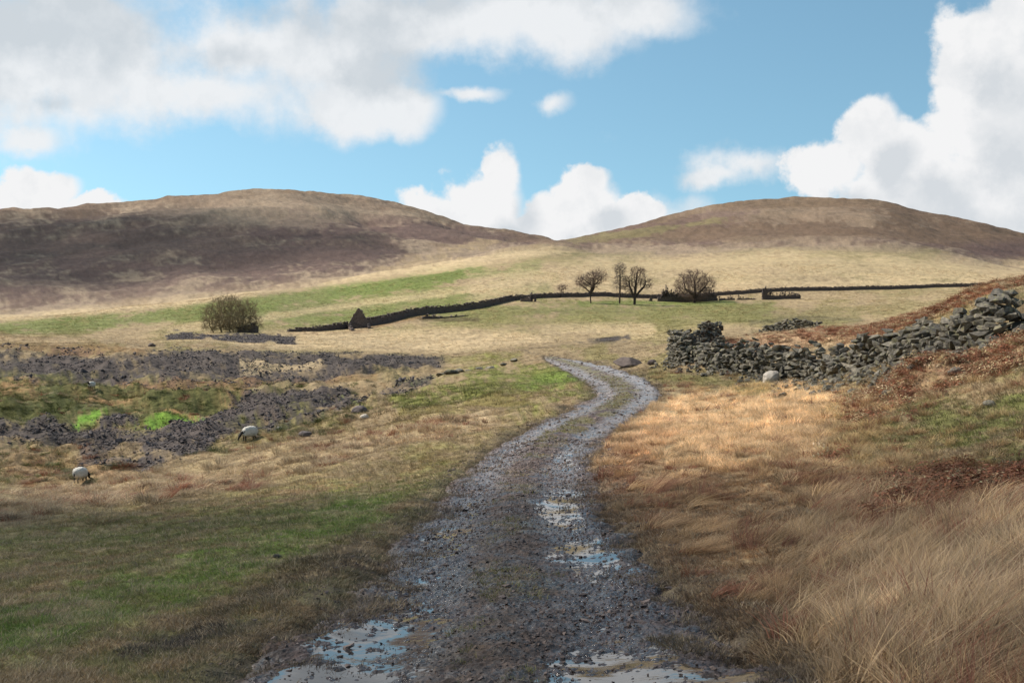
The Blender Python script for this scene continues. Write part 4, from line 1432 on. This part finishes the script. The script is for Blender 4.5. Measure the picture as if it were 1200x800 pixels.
def bare_tree(px, d, trunk, crowns, n, step, label, cat, tip=.024, twig=6, twl=.75, twr=.018, seed=0, mats=(None, None), name="bare_tree", trunk_r=None, group=None, infl=6., bark_names=("trunk", "crown")):
    """trunk: list of stems, each a polyline in metres from the base; crowns: ellipsoids (x,y,z,rx,ry,rz,share)"""
    rg = np.random.default_rng(seed)
    root = empty(name, at(px, d, -.1)); tag(root, label, cat, group)
    pts = []
    for (cx, cy, cz, rx, ry, rz, sh) in crowns:
        m = int(n * sh)
        p = rg.normal(size=(m, 3)); p /= np.linalg.norm(p, axis=1, keepdims=True)
        p *= (rg.random((m, 1)) ** (1 / 2.2))
        pts.append(p * [rx, ry, rz] + [cx, cy, cz])
    A = np.vstack(pts); A = A[A[:, 2] > .35]
    roots = []
    for stem in trunk:
        stem = [np.array(q, float) for q in stem]
        prev = -1
        for a, b in zip(stem[:-1], stem[1:]):
            m = max(1, int(np.linalg.norm(b - a) / step))
            for k in range(m + 1):
                if k == 0 and prev >= 0: continue
                roots.append((a + (b - a) * k / m, prev)); prev = len(roots) - 1
    nb = len(roots)
    nodes, par = grow(roots, A, step, infl, step * 1.3, seed)
    kids = [0] * len(nodes)
    rad = np.zeros(len(nodes))
    for i in range(len(nodes) - 1, -1, -1):
        if rad[i] == 0: rad[i] = tip ** 2.3
        if par[i] >= 0: rad[par[i]] += rad[i]; kids[par[i]] += 1
    rad = rad ** (1 / 2.3)
    if trunk_r: rad *= 1 + (trunk_r / rad.max() - 1) * (rad / rad.max()) ** .5
    thick, thin = {}, []
    own = [0] * len(nodes)
    for i in range(len(nodes)): own[i] = i if par[i] < 0 else own[par[i]]
    lim = max(.05, rad.max() * .30)
    for i in range(len(nodes)):
        if par[i] < 0: continue
        p = par[i]
        r0 = min(rad[p], rad[i] * 1.5)
        (thick.setdefault(own[i], []) if (rad[i] > lim or i < nb) else thin).append((nodes[p], nodes[i], r0, rad[i]))
        if rad[i] < tip * 2.6:
            for k in range(twig):
                v = (nodes[i] - nodes[p]); v = v / (np.linalg.norm(v) + 1e-9) + rg.normal(size=3) * .75 + [0, 0, .15]
                v *= twl * (.5 + rg.random()) / (np.linalg.norm(v) + 1e-9)
                m = nodes[i] + v * .5 + rg.normal(size=3) * .05
                thin.append((nodes[i], m, twr, twr * .8)); thin.append((m, nodes[i] + v, twr * .8, twr * .4))
                w = rg.normal(size=3) * twl * .3
                thin.append((m, m + v * .4 + w, twr * .7, twr * .4))
    groups = [thick[k] for k in sorted(thick)] if bark_names[0] == "stem" else [sum(thick.values(), [])]
    for q in groups: link(bark_names[0], tube_mesh(bark_names[0], q, 6), mats[0] or MAT_BARK, root)
    link(bark_names[1], tube_mesh(bark_names[1], thin, 3), mats[1] or MAT_TWIG, root)
    return root


U = 285 / F      # metres per photograph pixel at the trees
bare_tree(692.5, 285, [[(0, 0, 0), (-.15, 0, 1.6), (-.35, 0, 3.0)], [(-.3, 0, 2.4), (.35, 0, 3.6), (.7, .2, 4.8)]],
          [(-.6, 0, 5.5, 3.6, 3.0, 1.9, .6), (1.5, 0, 6.9, 2.7, 2.2, 1.5, .4)], 760, .42,
          "bare tree with a wide lopsided crown, leftmost of the large trees by the ruins", "tree", seed=101, trunk_r=.5)
bare_tree(726, 287, [[(0, 0, 0), (.1, 0, 3.), (.15, 0, 6.), (.1, 0, 8.4)]],
          [(.1, 0, 8.8, 1.6, 1.5, 1.6, .6), (.1, 0, 5.6, 1.9, 1.5, 2.2, .4)], 600, .38,
          "tall slender pale tree with a thin sparse crown beside the ivied tree", "tree", seed=102, trunk_r=.24, mats=(MAT_BARK, MAT_TWIG_PALE), twig=5, tip=.018)
bare_tree(743.5, 286, [[(0, 0, 0), (.1, 0, 2.), (.3, 0, 4.5)], [(.15, 0, 1.2), (-.6, 0, 3.), (-1., .3, 4.2)], [(.1, 0, 1.6), (1., -.2, 3.), (1.9, 0, 4.)]],
          [(.8, 0, 8.1, 2.2, 1.9, 1.6, .34), (-1.2, 0, 5.0, 1.8, 1.6, 2.6, .26), (2.6, 0, 5.4, 2.4, 1.8, 1.6, .24), (.6, 0, 6.2, 1.6, 1.5, 2., .16)], 950, .40,
          "dense many-stemmed bare tree, tallest full crown, right of the slender tree", "tree", seed=103, trunk_r=.36)
bare_tree(814, 300, [[(0, 0, 0), (0, 0, 1.3), (-.9, 0, 2.6), (-2.2, .2, 3.6)], [(0, 0, 1.2), (.2, 0, 2.8), (.0, 0, 4.2)], [(0, 0, 1.25), (1.1, 0, 2.6), (2.2, -.2, 3.8)]],
          [(0, 0, 4.8, 5.6, 4.6, 4.2, 1.)], 1300, .46,
          "bare tree with a broad even dome in front of the ruined farmhouse", "tree", seed=104, trunk_r=.38)
bare_tree(657, 302, [[(0, 0, 0), (.1, 0, 1.5)]], [(.5, 0, 2.75, 1.5, 1.2, 1.0, 1.)], 160, .24,
          "little wind-bent tree standing behind the field wall, left of the big trees", "tree", seed=105, trunk_r=.12, twig=4, twl=.35)
stems = [[(x, y, 0), (x * 1.25, y * 1.25, 1.2)] for x, y in [(-3, 0), (-2, 1), (-1.4, -1), (-.5, .6), (.3, -.6), (1, 1), (1.6, -.8), (2.4, .4), (3.1, 0)]]
bare_tree(272, 188, stems, [(-.1, 0, 1.9, 5.0, 4.0, 4.3, 1.)], 2000, .42,
          "large rounded leafless bush growing on the slate mound", "bush", seed=106, trunk_r=.13, mats=(MAT_BUSH, MAT_BUSH), name="bare_bush", twig=7, twl=.7, twr=.017, infl=3., bark_names=("stem", "crown"))


# ------------------------------------------------------------------ sheep
def make_sheep(px, d, rz, label, scale=1.0, graze=True, black_face=True):
    root = empty("sheep", at(px, d), rz); root.scale = (scale,) * 3
    tag(root, label, "sheep", "sheep grazing near the gully")
    J = {'pelvis': (-.36, 0, .62, .17), 'belly': (-.05, 0, .60, .21), 'chest': (.30, 0, .61, .18), 'neck': (.50, 0, .60 if graze else .78, .10)}
    if graze:
        J.update(poll=(.64, 0, .42, .075), face=(.72, 0, .26, .062), muzzle=(.76, 0, .12, .045))
    else:
        J.update(poll=(.60, 0, .93, .08), face=(.72, 0, .88, .065), muzzle=(.82, 0, .80, .045))
    J['tail'] = (-.56, 0, .62, .05); J['tailtip'] = (-.62, 0, .40, .035)
    E = [('pelvis', 'belly'), ('belly', 'chest'), ('chest', 'neck'), ('neck', 'poll'), ('poll', 'face'), ('face', 'muzzle'), ('pelvis', 'tail'), ('tail', 'tailtip')]
    for s, n_ in ((1, 'l'), (-1, 'r')):
        J['hip' + n_] = (-.38, .12 * s, .52, .11); J['stifle' + n_] = (-.28, .13 * s, .40, .075); J['hock' + n_] = (-.44, .13 * s, .25, .038); J['hoofh' + n_] = (-.41, .13 * s, .02, .034)
        J['shld' + n_] = (.30, .11 * s, .48, .09); J['knee' + n_] = (.29, .12 * s, .25, .042); J['hooff' + n_] = (.31, .12 * s, .02, .034)
        E += [('pelvis', 'hip' + n_), ('hip' + n_, 'stifle' + n_), ('stifle' + n_, 'hock' + n_), ('hock' + n_, 'hoofh' + n_), ('chest', 'shld' + n_), ('shld' + n_, 'knee' + n_), ('knee' + n_, 'hooff' + n_)]
        p = J['poll']; J['ear' + n_] = (p[0] - .02, .15 * s, p[2] + .03, .025)
        E.append(('poll', 'ear' + n_))
    bm = bmesh.new(); sk = bm.verts.layers.skin.verify(); vm = {}
    for k, (x, y, z, r) in J.items():
        v = bm.verts.new((x, y, z)); v[sk].radius = (r, r); v[sk].use_root = (k == 'pelvis'); vm[k] = v
    for a, b in E: bm.edges.new((vm[a], vm[b]))
    me = bpy.data.meshes.new("sheep_body"); bm.to_mesh(me); bm.free()
    body = link("body", me, MAT_FACE if black_face else MAT_LEG, root)
    body.modifiers.new("skin", 'SKIN'); ss_ = body.modifiers.new("smooth", 'SUBSURF'); ss_.levels = 1; ss_.render_levels = 1
    # fleece: a deep woolly coat over the trunk and neck
    bm = bmesh.new()
    bmesh.ops.create_icosphere(bm, subdivisions=4, radius=1)
    for v in bm.verts:
        p = v.co.copy()
        u = p.x
        r = 1 + .10 * (math.sin(p.x * 17 + p.y * 5) * math.sin(p.y * 19 + 1) * math.sin(p.z * 21 + 2)) + .04 * math.sin(p.x * 41 + p.z * 37) * math.sin(p.y * 43)
        k = (abs(p.x) ** 2.6 + abs(p.y) ** 2.6 + abs(p.z) ** 2.6) ** (-1 / 2.6)
        p = p * k * r
        v.co = (p.x * .52 - .06, p.y * .30 * (1 - .12 * u), p.z * .33 + .60 + .03 * (1 - u * u) - (.05 * max(u, 0) if graze else -.03 * max(u, 0)))
    me = bpy.data.meshes.new("fleece"); bm.to_mesh(me); bm.free()
    for q in me.polygons: q.use_smooth = True
    link("fleece", me, MAT_WOOL, root)
    return root


make_sheep(291.5, 50, math.radians(225), "woolly white sheep with a dark face grazing head down on the slope above the gully", .70)
make_sheep(95, 46.5, math.radians(70), "white sheep standing turned away at the lower left below the tussock ridge", .68, True)
make_sheep(107, 86, math.radians(250), "small distant sheep standing upright near the foot of the dark slate bank", .62, False)


# ------------------------------------------------------------------ boulders and single stones
def boulder(px, d, size, label, mat, seed, group=None, name="boulder", dz=0., flat=.7):
    bm = bmesh.new()
    bmesh.ops.create_icosphere(bm, subdivisions=3, radius=.5)
    rg = random.Random(seed)
    cuts = []
    for i in range(9):
        n = Vector((rg.gauss(0, 1), rg.gauss(0, 1), rg.gauss(0, 1))).normalized(); cuts.append((n, rg.uniform(.30, .46)))
    for v in bm.verts:
        for n, c in cuts:
            t = v.co.dot(n)
            if t > c: v.co -= n * (t - c) * .92
        v.co *= 1 + .04 * math.sin(v.co.x * 23 + seed) * math.sin(v.co.y * 19 + v.co.z * 27)
    me = bpy.data.meshes.new(name); bm.to_mesh(me); bm.free()
    o = link(name, me, mat)
    o.location = at(px, d, size * flat * .25 + dz); o.scale = (size * 1.15, size, size * flat)
    o.rotation_euler = (rg.gauss(0, .1), rg.gauss(0, .1), rg.uniform(0, 6.28))
    tag(o, label, "boulder" if name == "boulder" else "stone", group)
    return o


ORD = "first second third fourth fifth sixth seventh eighth ninth".split()
boulder(904, 49.3, .95, "big pale boulder at the foot of the long tumbled wall", MAT_PALE, 1, dz=.05)
boulder(231, 88, .62, "whitish boulder lying in the bog beyond the slate gully", MAT_PALE, 2)
boulder(427, 50, .42, "white stone beside a dark one on the grass slope left of the track", MAT_PALE, 3, name="stone")
boulder(421, 54, .75, "low dark boulder just above a white stone on the grass slope", MAT_SLATE, 4)
boulder(328, 57, .36, "small white stone at the gully's grassy edge right of the grazing sheep", MAT_PALE, 5, name="stone")
boulder(394, 72, .5, "white stone among the slate on the far side of the gully", MAT_PALE, 6, name="stone")
boulder(268, 52, .5, "grey stone close to the left of the grazing sheep", MAT_SLATE, 7, name="stone")
boulder(358, 46, .5, "grey stone on the slope right of the grazing sheep", MAT_SLATE, 8, name="stone")
boulder(325, 13.8, .10, "small grey stone lying on the turf left of the track", MAT_STONE, 9, name="stone")
boulder(178, 118, .8, "dark boulder on the pale pasture beyond the spoil banks", MAT_FARSTONE, 10)
boulder(735, 66, 1.7, "dark mossy mound of rock near the track where it bends away", MAT_FARSTONE, 12, flat=.45)
boulder(764, 63, .55, "small dark boulder between the mossy mound and the wall end", MAT_FARSTONE, 13)
for i, (p, d, s) in enumerate([(508, 80, .7), (518, 79, .9), (528, 78, 1.0), (538, 80, .9), (549, 82, .6), (562, 84, .7), (575, 86, .8), (590, 88, .6), (602, 90, .7)]):
    boulder(p, d, s, "flat grey stone, %s from the left in the broken line along the grassy brow" % ORD[i], MAT_STONE, 20 + i, "flat stones along the brow", "flat_stone", flat=.45)
for i, (p, d, s) in enumerate([(912, 44, .3), (978, 41, .5), (1003, 33, .45), (1042, 27, .34), (1070, 27.5, .3), (1120, 26, .35), (1160, 20, .24)]):
    boulder(p, d, s, "loose grey stone, %s from the left of those fallen below the climbing wall" % ORD[i], MAT_STONE, 40 + i, "stones fallen below the climbing wall", "fallen_stone", flat=.6)


# ------------------------------------------------------------------ clouds overhead that shade the near ground and the far hill
def cloud_mat(lo, hi, rim=False):
    m, nt, b = new_mat("cloud_vapour")
    co = nt.nodes.new("ShaderNodeNewGeometry").outputs['Position']
    b.inputs['Base Color'].default_value = (.9, .9, .91, 1); b.inputs['Roughness'].default_value = 1
    tr = nt.nodes.new("ShaderNodeBsdfTransparent"); mx = nt.nodes.new("ShaderNodeMixShader")
    f = ramp(nt, noise(nt, .012, 4, .55, co), [(.35, (lo,) * 3), (.65, (hi,) * 3)])
    if rim:      # the vapour thins out towards the cloud's edge
        ge = nt.nodes.new("ShaderNodeTexCoord").outputs['Generated']
        sb = nt.nodes.new("ShaderNodeVectorMath"); sb.operation = 'MULTIPLY_ADD'; sb.inputs[1].default_value = (2, 2, 0); sb.inputs[2].default_value = (-1, -1, 0)
        ln = nt.nodes.new("ShaderNodeVectorMath"); ln.operation = 'LENGTH'
        nt.links.new(ge, sb.inputs[0]); nt.links.new(sb.outputs[0], ln.inputs[0])
        f = mul(nt, f, ramp(nt, ln.outputs['Value'], [(.55, (1,) * 3), (1., (.08,) * 3)]))
    nt.links.new(f, mx.inputs[0]); nt.links.new(tr.outputs[0], mx.inputs[1]); nt.links.new(b.outputs[0], mx.inputs[2])
    nt.links.new(mx.outputs[0], nt.nodes['Material Output'].inputs['Surface'])
    return m


MAT_CLOUD, MAT_CLOUD_DENSE = cloud_mat(.16, .44), cloud_mat(.34, .62, True)


def cloud(cx, cy, cz, rx, ry, rz, seed, rot=0., mat=None):
    bm = bmesh.new()
    bmesh.ops.create_icosphere(bm, subdivisions=5, radius=1)
    me = bpy.data.meshes.new("cloud"); bm.to_mesh(me); bm.free()
    n = len(me.vertices); v = np.empty(n * 3); me.vertices.foreach_get("co", v); v = v.reshape(-1, 3)
    k = 1 + .22 * fbm(v[:, 0] * 2.2 + v[:, 2], v[:, 1] * 2.2 - v[:, 2], 4, .55, seed)
    v = v * k[:, None]
    flat = v[:, 2] < 0
    v[flat, 2] *= .35
    me.vertices.foreach_set("co", (v * [rx, ry, rz]).ravel()); me.update()
    for q in me.polygons: q.use_smooth = True
    o = link("cloud", me, mat or MAT_CLOUD); o.location = (cx, cy, cz); o.rotation_euler = (0, 0, rot)
    tag(o, "broad white cumulus drifting high above the moor, outside the view", "cloud", kind='stuff')
    return o


def shade_cloud(gx, gy, gzz, h, rx, ry, rz, seed, rot=0., mat=None):
    s = h / L.z
    return cloud(gx + L.x * s, gy + L.y * s, gzz + L.z * s, rx, ry, rz, seed, rot, mat)


shade_cloud(-70, -137, -2, 420, 260, 172, 45, 3, math.radians(-24))
shade_cloud(-640, 1300, 100, 800, 520, 330, 70, 5, 0., MAT_CLOUD_DENSE)
